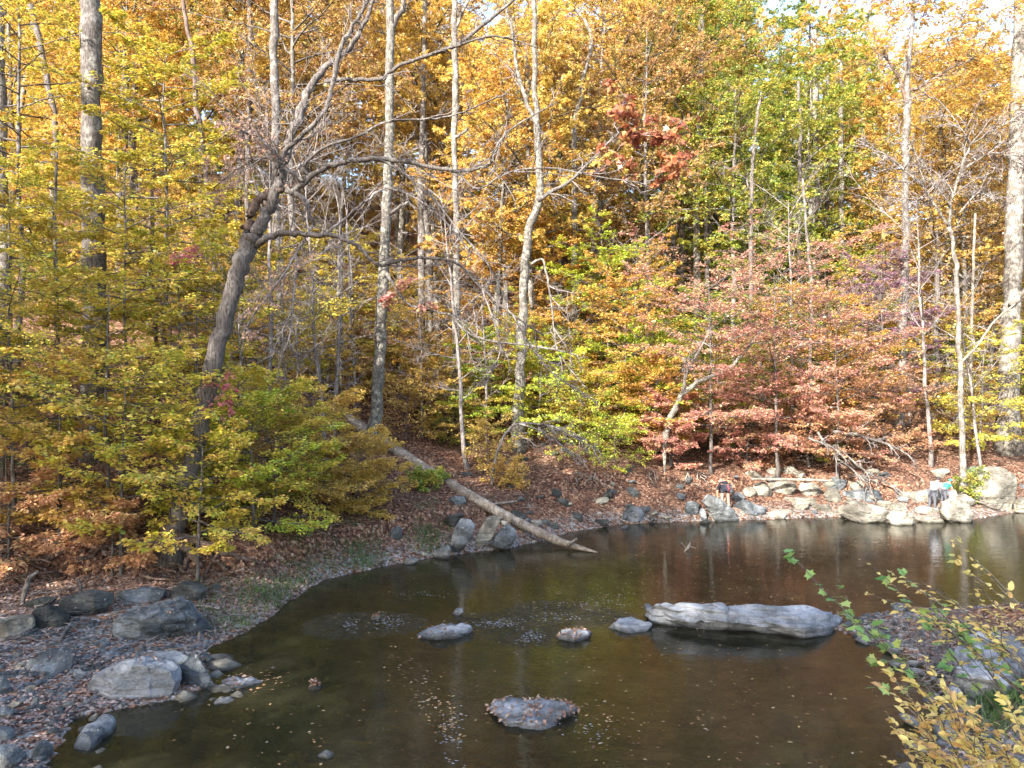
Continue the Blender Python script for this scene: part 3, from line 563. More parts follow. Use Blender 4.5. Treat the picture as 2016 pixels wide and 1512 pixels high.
# scattered slabs on the talus and the right bank (countable, shared shapes)
base_slabs = []
for k in range(7):
    g = np.random.default_rng(k+90); V, Fc = ICO[3]; P = V.copy(); s = (np.abs(P)**3).sum(1)**(-1/3); P = P*s[:, None]*np.array([.5, .32, .13])
    for _ in range(8):
        n = nrm(g.normal(size=3)*np.array([1, 1, .25])); pr = P@n; P = P-np.maximum(pr-pr.max()*g.uniform(.6, .9), 0)[:, None]*n
    P += nrm(P)*(.025*fbm(P*5+k, 3, k))[:, None]; base_slabs.append((P, Fc))
BSM = {}
SPOTS = [(960, 1000, 'just behind the fallen log'), (1010, 950, 'beside the bent sapling'), (1080, 930, 'under the sapling arch'), (1080, 1030, 'above the tip of the log'), (1160, 960, 'below the dangling roots'), (1170, 1040, 'by the water between log and round boulder'), (1245, 970, 'uphill of the round waterline boulder'), (1300, 1020, 'right of the round waterline boulder'), (1350, 950, 'uphill of the person in shorts'), (1300, 900, 'under the undercut bank'), (920, 890, 'below the green bush'), (1100, 880, 'under the bent twigs'),
 (1430, 960, 'behind the person in shorts'), (1440, 1005, 'at the feet of the person in shorts'), (1540, 930, 'above the driftwood log'), (1550, 1000, 'below the stacked ledge'), (1640, 940, 'at the end of the driftwood log'), (1700, 1000, 'beside the smooth oval rock'), (1740, 940, 'under the fallen branches'), (1800, 1000, 'left of the people on the rocks'), (1850, 940, 'behind the people on the rocks'), (1920, 940, 'beside the roots of the slender tree'), (1990, 960, 'beside the huge square boulder'),
 (60, 1260, 'below the five-sided boulder'), (150, 1290, 'beside the flat slab on leaves'), (230, 1290, 'above the big pale boulder'), (60, 1350, 'in the middle of the gravel'), (120, 1400, 'left of the big pale boulder'), (40, 1450, 'near the bottom left boulders'), (230, 1370, 'against the big pale boulder'),
 (1720, 1250, 'at the tip of the spit'), (1790, 1290, 'on the edge of the spit'), (1850, 1330, 'beside the washed-up twigs'), (1920, 1260, 'beside the wide light rock'), (1900, 1400, 'beside the green grass clump'), (1860, 1460, 'under the lower yellow bush')]
def small_slab(px, py, sc_, mat, label, group):
    G = ground(px, py); k = rng.integers(0, 7); key = (k, mat)
    if key not in BSM:
        o = mesh('flat_stone', base_slabs[k][0], [base_slabs[k][1]], RM[mat], smooth=True); o.data.set_sharp_from_angle(angle=R(22)); BSM[key] = o
    else: o = BSM[key].copy(); COL.objects.link(o)
    cw = {'dark': 'dark mossy', 'tan': 'tan brown', 'blue': 'blue grey', 'pale': 'pale grey', 'light': 'light bluish'}[mat]; sw = 'small' if sc_ < .45 else 'middling' if sc_ < .65 else 'large'
    if px > 1680 and py > 1200 or py > 1240: sw = 'tiny' if sc_ < .22 else 'small'
    best = min(SPOTS, key=lambda q: math.hypot(px-q[0], (py-q[1])*1.6)); label = f'{sw} {cw} {label}, {best[2]}'
    o.location = (G[0], G[1], G[2]+.02); o.scale = (sc_, sc_, sc_*rng.uniform(.7, 1.6))
    o.rotation_euler = (rng.uniform(-.5, .6), rng.uniform(-.5, .5), rng.uniform(0, 6.3)); tag(o, label, 'rock slab', group)
for k in range(46):
    px = rng.uniform(960, 1390); py = rng.uniform(940, 1042)
    py = max(py, 1042-(px-960)*.04-80); small_slab(px, min(py, 1090-(px-960)*.14), rng.uniform(.3, .85), random.choice(['dark', 'tan', 'blue', 'dark']), 'flat stone', 'loose slabs on the stony bank')
for k in range(42):
    px = rng.uniform(1400, 2016); py = rng.uniform(930, 1015)
    small_slab(px, py, rng.uniform(.35, 1.0), random.choice(['tan', 'tan', 'blue']), 'angular stone', 'loose rocks on the right bank')
for k in range(26):
    px = rng.uniform(5, 400); py = rng.uniform(1250, 1500)
    if px > 290 or px+py > 1620: continue
    small_slab(px, py, rng.uniform(.12, .32), random.choice(['blue', 'pale', 'tan']), 'cobble in the beach gravel', 'cobbles on the left beach')
for k in range(22):
    px = rng.uniform(1690, 1960); py = rng.uniform(1235, 1480)
    if px < 1640+(py-1230)*.9*.9: continue
    small_slab(px, py, rng.uniform(.18, .5), random.choice(['light', 'pale']), 'stone of the near spit', 'stones on the near gravel spit')
for k in range(14):
    px = rng.uniform(900, 1290); py = rng.uniform(860, 935)
    small_slab(px, py, rng.uniform(.3, .7), 'dark', 'stone half buried in leaves', 'half buried stones above the cut bank')

# gravel, one mass nobody could count
def pick(n, x0, x1, y0, y1, zlo, zhi, noise=None):
    out = np.zeros((0, 3))
    while len(out) < n:
        x = rng.uniform(x0, x1, n*2); y = rng.uniform(y0, y1, n*2); z = height(x, y); k = (z > zlo) & (z < zhi) & (np.abs(x/y) < .72)
        if noise is not None: k &= (fbm(np.stack([x, y, x*0], -1)*noise, 3, 77) > rng.uniform(-.45, .7, n*2))
        out = np.vstack([out, np.stack([x, y, z], -1)[k]])
    return out[:n]
V, Fc = ICO[1]
def gravel(name, P, s0, s1, mat, label):
    n = len(P); s = rng.uniform(s0, s1, (n, 1))**1.0*rng.uniform(.6, 1.2, (n, 3))*np.array([1, 1, .6])
    a = rng.uniform(0, 6.28, n); c, s_ = np.cos(a), np.sin(a); J = V[None]*(1+.25*rng.normal(size=(n, 1, 1)))*s[:, None]+0
    J = J+rng.normal(size=J.shape)*s[:, None]*.12
    W = np.stack([J[..., 0]*c[:, None]-J[..., 1]*s_[:, None], J[..., 0]*s_[:, None]+J[..., 1]*c[:, None], J[..., 2]], -1)+P[:, None]
    f = (np.arange(n)*len(V))[:, None, None]+Fc[None]
    o = mesh(name, W.reshape(-1, 3), [f.reshape(-1, 3)], mat, smooth=True); tag(o, label, 'gravel', kind='stuff')
GP = np.vstack([pick(1300, -13, -5, 8, 17, .01, .42, .8), pick(900, 5, 10, 10, 19, .01, .4)])
gravel('gravel', GP, .02, .085, RM['blue'], 'grey pebbles of the beaches')
gravel('creek_bed_stones', pick(420, -6, 6, 9, 16, -.5, -.03), .08, .3, RM['tan'], 'drowned brown stones under the shallow water')

# ------------------------------------------------------------------ fallen leaves
def scatter(name, P, s0, s1, mat, label, flat=.35, kind='quad', lift=.02, wid=.6):
    n = len(P); a = rng.uniform(0, 6.283, n); D = np.stack([np.cos(a), np.sin(a), rng.normal(0, flat, n)], -1)
    N = nrm(np.stack([rng.normal(0, flat, n), rng.normal(0, flat, n), np.ones(n)], -1)); P = P+np.array([0, 0, lift])
    o = leafmesh(name, P, D, N, rng.uniform(s0, s1, n), mat, kind, wid=wid); tag(o, label, 'fallen leaves', kind='stuff'); return o
P = np.vstack([pick(42000, -22, 26, 18, 46, .25, 7), pick(22000, -45, 50, 40, 75, .5, 22)])
scatter('leaf_litter', P, .07, .15, LM['litter'], 'brown fallen leaves covering the wooded slope', lift=.03)
P = np.vstack([pick(7500, -13, -4.6, 8, 21.5, .03, .7, .9), pick(2600, 4, 10, 8, 19, .02, .8, .9), pick(2600, 8, 24, 31, 38, .05, 1.5, .6), pick(1500, -7, -4, 16, 22, .02, .5)])
scatter('beach_leaves', P, .05, .11, LM['paleleaf'], 'pale dry leaves lying over the gravel beaches', lift=.02)
scatter('rock_leaves', np.vstack(ROCK_TOPS), .05, .10, LM['litter'], 'brown leaves caught on the tops of the rocks', lift=.0)
# leaves drifting on the water
FL = []
def drift(px, py, sx, sy, n):
    for _ in range(n):
        a = rng.normal(px, sx); b = rng.normal(py, sy)
        if b < 1015: continue
        y = 10*(-CAMZ)/(at(a, b, 10)[2]-CAMZ); FL.append(((a-1008)/F*y, y, .006))
for px, py, sx, sy, n in [(790,1300,25,18,35),(830,1345,25,20,40),(850,1385,20,12,25),(885,1430,18,25,60),(1000,1310,200,60,60),(1450,1120,120,35,200),(1700,1060,150,25,260),(1250,1090,150,25,90),
   (1600,1180,120,30,120),(1330,1280,120,25,50),(1500,1420,150,60,60),(1180,1430,60,40,60),(560,1400,120,60,45),(1080,1180,90,25,70),(740,1160,80,30,25),(1280,1160,80,30,90),(480,1480,100,30,15),(1850,1080,120,25,120),(1300,1400,250,70,70),(500,1345,40,10,70),(760,1225,30,8,20)]:
    drift(px, py, sx, sy, n)
FL = np.array(FL); FL = FL[height(FL[:, 0], FL[:, 1], False) < -.005]
scatter('floating_leaves', FL, .03, .09, LM['float'], 'small leaves drifting on the creek', flat=.04, lift=.0)
# froth flecks in the riffles, plus bright sky reflections painted as pale flecks
FM = []
for px, py, sx, sy, n in [(690,1232,8,8,60),(765,1225,16,8,90),(975,1228,26,5,150),(1040,1253,16,7,110),(1085,1215,35,6,80),(1130,1190,50,5,60),(820,1170,40,5,50),(1190,1180,30,14,90),(890,1450,14,30,60),(1160,1440,25,10,30),(1300,1240,60,3,20)]:
    for _ in range(n):
        a = rng.normal(px, sx); b = rng.normal(py, sy); y = 10*(-CAMZ)/(at(a, b, 10)[2]-CAMZ); FM.append(((a-1008)/F*y, y, .008))
FM = np.array(FM); n = len(FM); a = rng.uniform(-.5, .5, n)
o = leafmesh('foam_glints', FM, np.stack([np.cos(a), np.sin(a), a*0], -1), np.tile([0, 0, 1.], (n, 1)), rng.uniform(.015, .06, n), flatmat('foam_glint_white', (.46, .49, .53), .4), 'quad', wid=.4)
tag(o, 'white froth flecks and painted sky glints on the riffles', 'foam_glints', kind='stuff')

# ------------------------------------------------------------------ tree generator
def growb(P, m, f0, f1, ang, ratio, K, g, flat=.8, droop=.0, wander=.12, taper=.6, up=0.0, spin=False):
    T, K0, _ = P.shape
    Ls = np.linalg.norm(np.diff(P, axis=1), axis=2).sum(1)
    f = np.linspace(f0, f1, m)[None]+g.uniform(-.5, .5, (T, m))*(f1-f0)/m; f = np.clip(f, 0, .99)
    x = f*(K0-1); i = x.astype(int); fr = (x-i)[..., None]; t = np.arange(T)[:, None]
    B = P[t, i]*(1-fr)+P[t, np.minimum(i+1, K0-1)]*fr; D = nrm(P[t, np.minimum(i+1, K0-1)]-P[t, i])
    if spin:
        th = g.uniform(0, 6.283)+np.arange(m)[None]*2.4+g.uniform(-.4, .4, (T, m)); el = g.uniform(*spin, (T, m))
        C = np.stack([np.cos(th)*np.cos(el), np.sin(th)*np.cos(el), np.sin(el)], -1)
    else:
        sd = np.where((np.arange(m)+g.integers(0, 2)) % 2, 1, -1)[None, :, None]
        side = nrm(np.cross(D, np.array([0, 0, 1.]))+1e-6); a = (ang*g.uniform(.75, 1.25, (T, m)))[..., None]
        C = nrm(D*np.cos(a)+side*sd*np.sin(a)+g.normal(0, 1, D.shape)*(1-flat)*np.array([.5, .5, 1])); C[..., 2] += up; C = nrm(C)
    L = (Ls[:, None]*ratio*(1-taper*f)*g.uniform(.75, 1.25, (T, m)))
    C = C.reshape(-1, 3); L = L.reshape(-1); B = B.reshape(-1, 3)
    out = [B]; d = C
    for k in range(1, K):
        d = nrm(d+g.normal(0, wander, d.shape)*np.array([1, 1, .6])+np.array([0, 0, droop])); out.append(out[-1]+d*(L/(K-1))[:, None])
    return np.stack(out, 1), L
def leaves_on(P, n, g, size, tilt=.35, spread=.9, hang=.1, jit=.04):
    T, K, _ = P.shape; f = g.uniform(.05, 1, (T, n)); x = f*(K-1); i = np.minimum(x.astype(int), K-2); fr = (x-i)[..., None]; t = np.arange(T)[:, None]
    B = P[t, i]*(1-fr)+P[t, i+1]*fr; D = nrm(P[t, i+1]-P[t, i]); side = nrm(np.cross(D, np.array([0, 0, 1.]))+1e-6)
    sg = g.choice([-1, 1], (T, n))[..., None]; a = g.uniform(.3, 1.2, (T, n))[..., None]*spread
    Dd = nrm(D*np.cos(a)+side*sg*np.sin(a)+g.normal(0, .15, D.shape)-np.array([0, 0, hang])); N = nrm(np.array([0, 0, 1.])+g.normal(0, tilt, D.shape))
    B = B+g.normal(0, jit, B.shape); S = size*g.uniform(.45, 1.35, T*n)
    return B.reshape(-1, 3), Dd.reshape(-1, 3), N.reshape(-1, 3), S
def lens(P): return np.linalg.norm(np.diff(P, axis=1), axis=2).sum(1)
def tree_geo(seed, H, r0, cb=.3, reach=3.0, nb=16, n2=8, n3=5, nl=6, leaf=.1, el=(.05, .45), kind='quad', tilt=.35, shape='round', lean=(0, 0), droop=-.01, hang=.1, wood=3, wid=.55, flat=.85, trunk=None):
    """returns wood (V, faces) and leaf arrays in local coordinates"""
    g = np.random.default_rng(seed); K = 14
    if trunk is None:
        t = np.linspace(0, 1, K); wv = np.cumsum(g.normal(0, .012*H/K**.5, (K, 2)), 0)*1.2; wv -= wv[0]
        TP = np.stack([wv[:, 0]+lean[0]*t*H, wv[:, 1]+lean[1]*t*H, t*H-.25], -1)
    else: TP = np.asarray(trunk, float); K = len(TP); t = np.linspace(0, 1, K)
    TR = r0*(1-.85*t**1.1)+.006; TR[0] *= 1.35
    parts = [tubes(TP, TR, 10 if r0 > .12 else 6, wob=.12, seed=seed)]
    P1, L1 = growb(TP[None], nb, cb, .98, 0, 1, 7, g, droop=droop, wander=.13, spin=el)
    h = np.clip((P1[:, 0, 2]-TP[0, 2]-cb*H)/(H*(1-cb)), 0, 1)
    prof = {'round': .45+.75*np.sin(np.clip(h*.85+.12, 0, 1)*math.pi)**.8, 'cone': 1.15-.8*h, 'vase': .6+.5*h, 'umbrella': .7+.4*h}[shape]
    sc_ = (reach*prof*g.uniform(.75, 1.2, len(P1))/L1)[:, None, None]; P1 = P1[:, :1]+(P1-P1[:, :1])*sc_
    steep = (.9*h**2)[:, None, None]; dl = np.linalg.norm(P1-P1[:, :1], axis=2, keepdims=True); P1 = P1+np.array([0, 0, 1.])*dl*steep*.5
    rb = r0*.38*(1-.6*h)*np.minimum(1, lens(P1)/reach)+.006
    parts.append(tubes(P1, rb[:, None]*np.linspace(1, .25, 7)[None], 4 if wood > 2 else 3, cap=False))
    P2, L2 = growb(P1, n2, .22, 1, .85, .42, 5, g, flat=flat, droop=droop, wander=.15, up=.03)
    r2 = np.repeat(rb, n2)*.35+.003; parts.append(tubes(P2, r2[:, None]*np.linspace(1, .35, 5)[None], 3, cap=False))
    P3, L3 = growb(P2, n3, .25, 1, .8, .5, 4, g, flat=flat, droop=droop-.02, wander=.15)
    if wood > 1: parts.append(tubes(P3, np.full((len(P3), 4), .0035)*np.linspace(1.2, .6, 4)[None]*(1 if leaf < .13 else 1.8), 3, cap=False))
    A = [leaves_on(P3, nl, g, leaf, tilt*1.35, hang=hang), leaves_on(P2, max(1, nl//2), g, leaf, tilt, hang=hang)]
    LV = [np.concatenate(q) for q in zip(*A)] if nl else None
    return cat_geo(parts), LV
def make_tree(name, loc, label, cat, group, geo, bark, leafm, kind='quad', rz=0, wid=.55, crown='crown'):
    (Vw, Fw), LV = geo
    r = empty(name, loc, label, cat, group, rz)
    mesh('trunk', Vw, Fw, bark, r, smooth=True)
    if LV is not None: leafmesh(crown, *LV, leafm, kind, r, wid)
    return r
def copy_tree(src, loc, rz, s, label, cat, group, bark=None, leafm=None):
    r = src.copy(); COL.objects.link(r); r.location = loc; r.rotation_euler = (rng.normal(0, .03), rng.normal(0, .03), rz); r.scale = (s, s, s*rng.uniform(.9, 1.12)); tag(r, label, cat, group)
    for ch in src.children:
        c = ch.copy(); COL.objects.link(c); c.parent = r
        m = bark if ch.name.startswith('trunk') else leafm
        if m is not None:
            c.material_slots[0].link = 'OBJECT'; c.material_slots[0].material = m
    return r
def clump(px, py, Y, rx, ry, n, mat, size, parent, name='foliage', kind='leaf', wid=.6, twigs=6, label=None, rd=None, hang=.15, tilt=.45, from_=None, bark='twig'):
    """a spray of twigs with leaves, centred on a point, flattened"""
    g = np.random.default_rng(int(px*7+py)); C = at(px, py, Y); a = rx/F*Y; b = ry/F*Y; rd = rd or a
    src = C if from_ is None else at(*from_)
    m = max(twigs, 3); th = g.uniform(0, 6.283, m); tip = C+np.stack([np.cos(th)*a*g.uniform(.4, 1, m), np.sin(th)*rd*g.uniform(.4, 1, m), g.uniform(-1, 1, m)*b], -1)
    if from_ is not None: st = np.tile(src, (m, 1))
    else: st = C+(tip-C)*.0+g.normal(0, .05, (m, 3))
    t = np.linspace(0, 1, 6)[None, :, None]; P = st[:, None]*(1-t)+tip[:, None]*t; P = P+np.sin(t*math.pi)*g.normal(0, .06*a+.01, (m, 1, 3))+g.normal(0, .012*a, P.shape)*(t > 0)
    P2, _ = growb(P, 6, .25, 1, .8, .4, 4, g, flat=.85, droop=-.02)
    V, Fl = cat_geo([tubes(P, np.linspace(.012, .004, 6)[None]*np.ones((m, 1))*max(1, Y/22), 3, cap=False), tubes(P2, np.full((len(P2), 4), .003*max(1, Y/16)), 3, cap=False)])
    LV = leaves_on(P2, max(2, int(n/len(P2))), g, size, tilt, hang=hang, jit=.05)
    pc = np.asarray(parent.location)
    tw = mesh('twig', V-pc, Fl, BM[bark], parent, smooth=True)
    cl = leafmesh(name, LV[0]-pc, *LV[1:], mat, kind, parent, wid)
    if label: cl['label'] = label
    return cl

# ------------------------------------------------------------------ hero trees traced from the photo
def hero(name, pts, Ys, label, bark, cat='tree', seg=14, root=True, limbs=(), sub=None, wob=.10):
    """pts: (px, py, width px) from the base up; limbs: lists of the same, each a part"""
    b = at(pts[0][0], pts[0][1], Ys[0]); gz = float(height(b[0], b[1])); r = empty(name, (b[0], b[1], gz), label, cat)
    org = np.array([b[0], b[1], gz])
    def path(pp, yy):
        P = np.array([at(a, c, y) for (a, c, _), y in zip(pp, yy)])
        gg = np.random.default_rng(int(abs(pp[0][0]))); W = np.array([w/F*y*.43 for (_, _, w), y in zip(pp, yy)])
        n = len(P); t = np.linspace(0, n-1, (n-1)*5+1); i = np.minimum(t.astype(int), n-2); f = t-i
        m0 = np.gradient(P, axis=0); h00 = 2*f**3-3*f**2+1; h10 = f**3-2*f**2+f; h01 = -2*f**3+3*f**2; h11 = f**3-f**2
        Q = h00[:, None]*P[i]+h10[:, None]*m0[i]+h01[:, None]*P[i+1]+h11[:, None]*m0[i+1]
        W = W[i]*(1-f)+W[i+1]*f; kk = gg.normal(0, 1, Q.shape)*np.minimum(np.maximum(W, .012)[:, None]*.28, .03); kk[0] = 0
        return Q+kk, W*(1+gg.normal(0, .05, len(W)))
    Q, W = path(pts, Ys)
    if root:
        Q = np.vstack([[Q[0, 0], Q[0, 1], min(gz, Q[0, 2])-.35], Q]); W = np.concatenate([[W[0]*1.35], W])
    V, Fl = tubes(Q-org, W, seg, wob=wob, seed=int(pts[0][0])); mesh('trunk', V, Fl, BM[bark], r, smooth=True)
    for lb in limbs:
        pp, yy = lb[0], lb[1]; q, w_ = path(pp, yy); V, Fl = tubes(q-org, w_, 8, wob=.12, seed=3); mesh('limb', V, Fl, BM[lb[2] if len(lb) > 2 else bark], r, smooth=True)
        if len(lb) > 3:                       # fine bare twigs along it
            n2, n3, rt = lb[3]; g = np.random.default_rng(len(V)); Pa = q[None]
            P2, _ = growb(Pa, int(n2*1.4), .2, 1, .8, rt, 7, g, flat=.35, wander=.17, droop=lb[4] if len(lb) > 4 else 0)
            P3, _ = growb(P2, n3, .15, 1, .75, .5, 6, g, flat=.3, wander=.17); P4, _ = growb(P3, 5, .2, 1, .75, .5, 4, g, flat=.3, wander=.15)
            s = yy[0]/22.
            geo = [tubes(P2, np.linspace(.019, .007, 7)[None]*np.ones((len(P2), 1))*s, 4, cap=False), tubes(P3, np.linspace(.010, .006, 6)[None]*np.ones((len(P3), 1))*s, 3, cap=False), tubes(P4, np.full((len(P4), 4), 0.0062*s), 3, cap=False)]
            V, Fl = cat_geo(geo); mesh('twigs', V-org, Fl, BM['twig'], r, smooth=True)['kind'] = 'stuff'
            if len(lb) > 5:
                LV = leaves_on(P4, lb[5][1], g, lb[5][2], .6, hang=.5); leafmesh('leaves', LV[0]-org, *LV[1:], LM[lb[5][0]], 'leaf', r)
    return r
def cst(v, n): return [v]*n
tA = hero('tree', [(187,850,62),(186,700,54),(184,500,50),(180,300,46),(178,120,43),(176,-30,41),(174,-220,38)], cst(28, 7), 'thick straight tree trunk rising behind the yellow leaves, sunlit in its middle', 'grey', seg=24)
# leaning tree with its limbs
tB = hero('leaning_tree', [(335,1062,50),(352,1000,44),(378,900,41),(405,780,39),(432,670,38),(462,560,37),(484,490,38),(500,462,40)], [20.5,20.5,20.6,20.7,20.8,20.9,21,21],
  'dark tree leaning right over the creek, forking in two with a broken knob', 'dark', seg=20, limbs=[
  ([(490,472,26),(489,440,22),(499,408,20),(520,386,19),(545,374,17),(570,371,14)], cst(21, 6), 'brown'),
  ([(566,374,16),(590,385,13),(606,412,11),(618,442,8)], [21, 20.9, 20.8, 20.8], 'grey'),
  ([(505,462,30),(526,418,27),(545,372,24),(557,330,21),(568,285,20),(585,235,20),(605,185,18),(640,135,14),(690,92,12),(720,40,10),(740,-20,8)], [21,21,21,21.1,21.2,21.3,21.4,21.5,21.6,21.7,21.8], 'dark', (9, 6, .26), 0),
  ([(540,350,14),(560,300,12),(590,270,11),(640,215,10),(665,110,12),(690,60,10),(720,10,8),(730,-20,7)], [21,20.9,20.8,20.8,20.9,21,21,21], 'dark', (9, 6, .3), 0),
  ([(573,382,14),(600,358,13),(640,330,12),(690,318,12),(745,312,12),(800,318,11),(850,328,10),(900,336,9),(940,331,9),(968,318,8),(982,280,6),(1020,245,4),(1090,205,3)], np.linspace(21,19,13).tolist(), 'grey', (10, 5, .24), 0),
  ([(505,484,18),(530,466,15),(570,460,13),(620,462,12),(665,468,11),(710,490,9),(745,522,8),(790,512,7),(850,508,6),(905,522,6),(950,570,6),(1010,620,5),(1070,660,4)], np.linspace(21,18.6,13).tolist(), 'dark', (9, 5, .22), 0),
  ([(610,350,8),(600,325,8),(640,290,7),(700,270,7),(760,240,6),(830,235,5),(900,225,4),(980,190,3)], np.linspace(21,20,8).tolist(), 'grey', (8, 4, .28), 0),
  ([(640,160,10),(690,158,10),(745,155,9),(790,128,8),(850,105,8),(900,88,9),(950,50,8),(1000,10,7),(1030,-20,6)], np.linspace(21.5,20.3,9).tolist(), 'dark', (7, 5, .25), 0),
  ([(850,105,5),(900,90,6),(960,72,5),(1010,78,4),(1060,95,3)], cst(20.6, 5), 'dark', (5, 4, .35), 0),
  ([(548,330,9),(530,290,8),(500,270,7),(470,255,6),(440,240,4)], cst(20.6, 5), 'grey', (7, 5, .5), 0, ('dry', 2, .10)),
  ([(618,442,6),(600,470,6),(582,500,5),(560,540,5),(520,590,4),(480,650,3)], np.linspace(20.8,19.8,6).tolist(), 'twig', (9, 4, .34), -.06, ('dry', 2, .09)),
  ([(582,500,5),(583,540,4),(577,600,4),(570,660,3),(550,720,2)], np.linspace(20.3,19.6,5).tolist(), 'twig', (8, 4, .42), -.05),
  ([(900,336,5),(940,372,5),(1000,340,5),(1080,330,4),(1160,345,3),(1260,360,3)], np.linspace(19.8,18.8,6).tolist(), 'grey', (9, 5, .35), 0),
  ([(950,570,4),(975,640,4),(985,690,3),(960,750,2)], cst(18.8, 4), 'twig', (6, 4, .4), -.04),
  ([(1010,620,4),(1050,690,4),(1100,745,3),(1160,780,2)], cst(18.6, 4), 'twig', (8, 4, .4), -.02),
  ([(600,358,8),(560,330,7),(520,310,6),(470,330,4),(420,370,3)], cst(20.6, 5), 'grey', (8, 5, .45), 0, ('dry', 2, .10)),
  ([(745,312,6),(800,345,5),(860,400,5),(900,450,4),(960,520,4),(1000,600,3)], np.linspace(20.2,19.2,6).tolist(), 'grey', (8, 5, .3), 0),
  ([(640,462,6),(680,430,6),(720,395,6),(760,372,6),(810,385,5),(870,430,5),(930,500,4)], cst(20.3, 7), 'twig', (8, 4, .28), 0),
  ])
ob = np.array(tB.location)
for rt in [[(335,1060,26),(362,1085,20),(378,1098,14),(400,1120,10)], [(345,1055,24),(395,1075,18),(430,1090,12),(480,1105,8),(520,1112,5)], [(340,1065,20),(372,1092,14),(365,1118,10),(355,1135,6)], [(330,1062,22),(310,1082,15),(320,1105,10),(350,1130,6)],
           [(325,1060,20),(285,1078,14),(250,1085,9),(215,1080,6)], [(320,1065,12),(270,1095,8),(240,1125,5)], [(400,1078,14),(420,1108,9),(450,1125,6)], [(300,1078,8),(220,1095,7),(150,1090,5),(80,1100,4)], [(430,1090,8),(410,1120,6),(395,1150,4)]]:
    P = []
    for a, b, w_ in rt:
        g_ = ground(a, b); P.append((g_[0], g_[1]-.03, g_[2]+w_/F*g_[1]*.3))
    P = np.array(P); P[0] = at(rt[0][0], rt[0][1], 20.4); n = len(P); t = np.linspace(0, n-1, (n-1)*5+1); ii = np.minimum(t.astype(int), n-2); f = (t-ii)[:, None]
    Q = P[ii]*(1-f)+P[ii+1]*f; Q[1:] += rng.normal(0, .02, Q[1:].shape); W = np.interp(t, range(n), [w_/F*19.5/2 for *_, w_ in rt])
    V, Fl = tubes(Q-ob, W, 7, wob=.15); mesh('root', V, Fl, BM['brown'], tB, smooth=True)
tC = hero('tree', [(733,878,31),(741,790,29),(750,660,26),(757,520,24),(762,400,22),(766,250,20),(768,100,20),(769,-40,18)], cst(33, 8), 'straight grey trunk standing at the top of the fallen log', 'mottle', seg=16,
  limbs=[([(760,535,9),(800,595,6),(850,612,6),(890,622,6),(900,635,7),(930,660,6),(970,672,5),(1040,680,5),(1100,690,4),(1140,700,2)], cst(32.6, 10), 'grey', (8, 4, .2), 0),
         ([(770,420,8),(800,400,7),(820,412,5)], cst(32.8, 3), 'grey'), ([(768,60,14),(790,20,12),(800,-30,9)], cst(33, 3), 'grey', (5, 4, .5), 0)])
tD = hero('tree', [(899,808,21),(898,700,17),(898,500,16),(896,300,14),(895,100,14),(894,-40,12)], cst(38, 6), 'slim pale sunlit trunk standing straight in the middle of the wood', 'pale', seg=14,
  limbs=[([(897,270,8),(912,262,6),(922,252,5)], cst(37.8, 3), 'pale'), ([(896,60,8),(930,-20,5)], cst(38, 2), 'pale', (6, 4, .6), 0)])
tE = hero('tree', [(1020,805,25),(1026,700,22),(1033,560,20),(1040,460,19),(1060,395,18),(1062,320,15),(1056,235,13),(1052,120,12),(1050,-30,11)], cst(36, 9), 'pale mottled trunk with a kink and two stems, right of the slim pale trunk', 'mottle', seg=16,
  limbs=[([(1058,250,11),(1035,195,10),(1018,140,9),(1012,80,7),(1000,30,6),(990,-20,5)], cst(36, 6), 'mottle', (6, 4, .3), 0), ([(1045,520,6),(1068,512,5),(1080,560,5),(1088,620,4),(1095,680,4),(1110,710,3),(1150,760,2)], cst(35.5, 7), 'pale', (6, 4, .25), 0),
         ([(1058,395,12),(1090,375,9),(1130,350,8),(1180,300,5),(1220,260,3)], cst(35.5, 5), 'dark', (6, 4, .4), 0)])
tF = hero('tree', [(553,792,20),(551,650,19),(548,500,17),(545,400,17),(542,200,20),(540,90,19),(540,-40,17)], cst(38, 7), 'grey trunk seen just right of the leaning tree, passing behind its fork', 'grey', seg=14)
tG = hero('tree', [(1772,818,19),(1776,700,18),(1780,560,17),(1783,440,16),(1784,330,15),(1786,240,16),(1787,150,12),(1795,60,9),(1800,-20,7)], cst(42, 9), 'straight grey trunk under the big orange crown on the right', 'grey', seg=14,
  limbs=[([(1786,210,9),(1772,160,8),(1755,128,6),(1740,110,4)], cst(42, 4), 'brown', (6, 5, .5), 0), ([(1787,180,7),(1830,160,6),(1870,135,4),(1910,120,3)], cst(42, 4), 'brown', (6, 5, .4), 0)])
tH = hero('tree', [(1984,800,46),(1990,650,40),(1995,500,37),(1999,380,35),(2004,250,33),(2008,100,30),(2010,-40,28)], cst(42, 7), 'massive pale sunlit trunk at the right picture edge', 'pale', seg=20,
  limbs=[([(1988,600,12),(2010,580,10),(2040,540,8)], cst(41.5, 3), 'pale')])
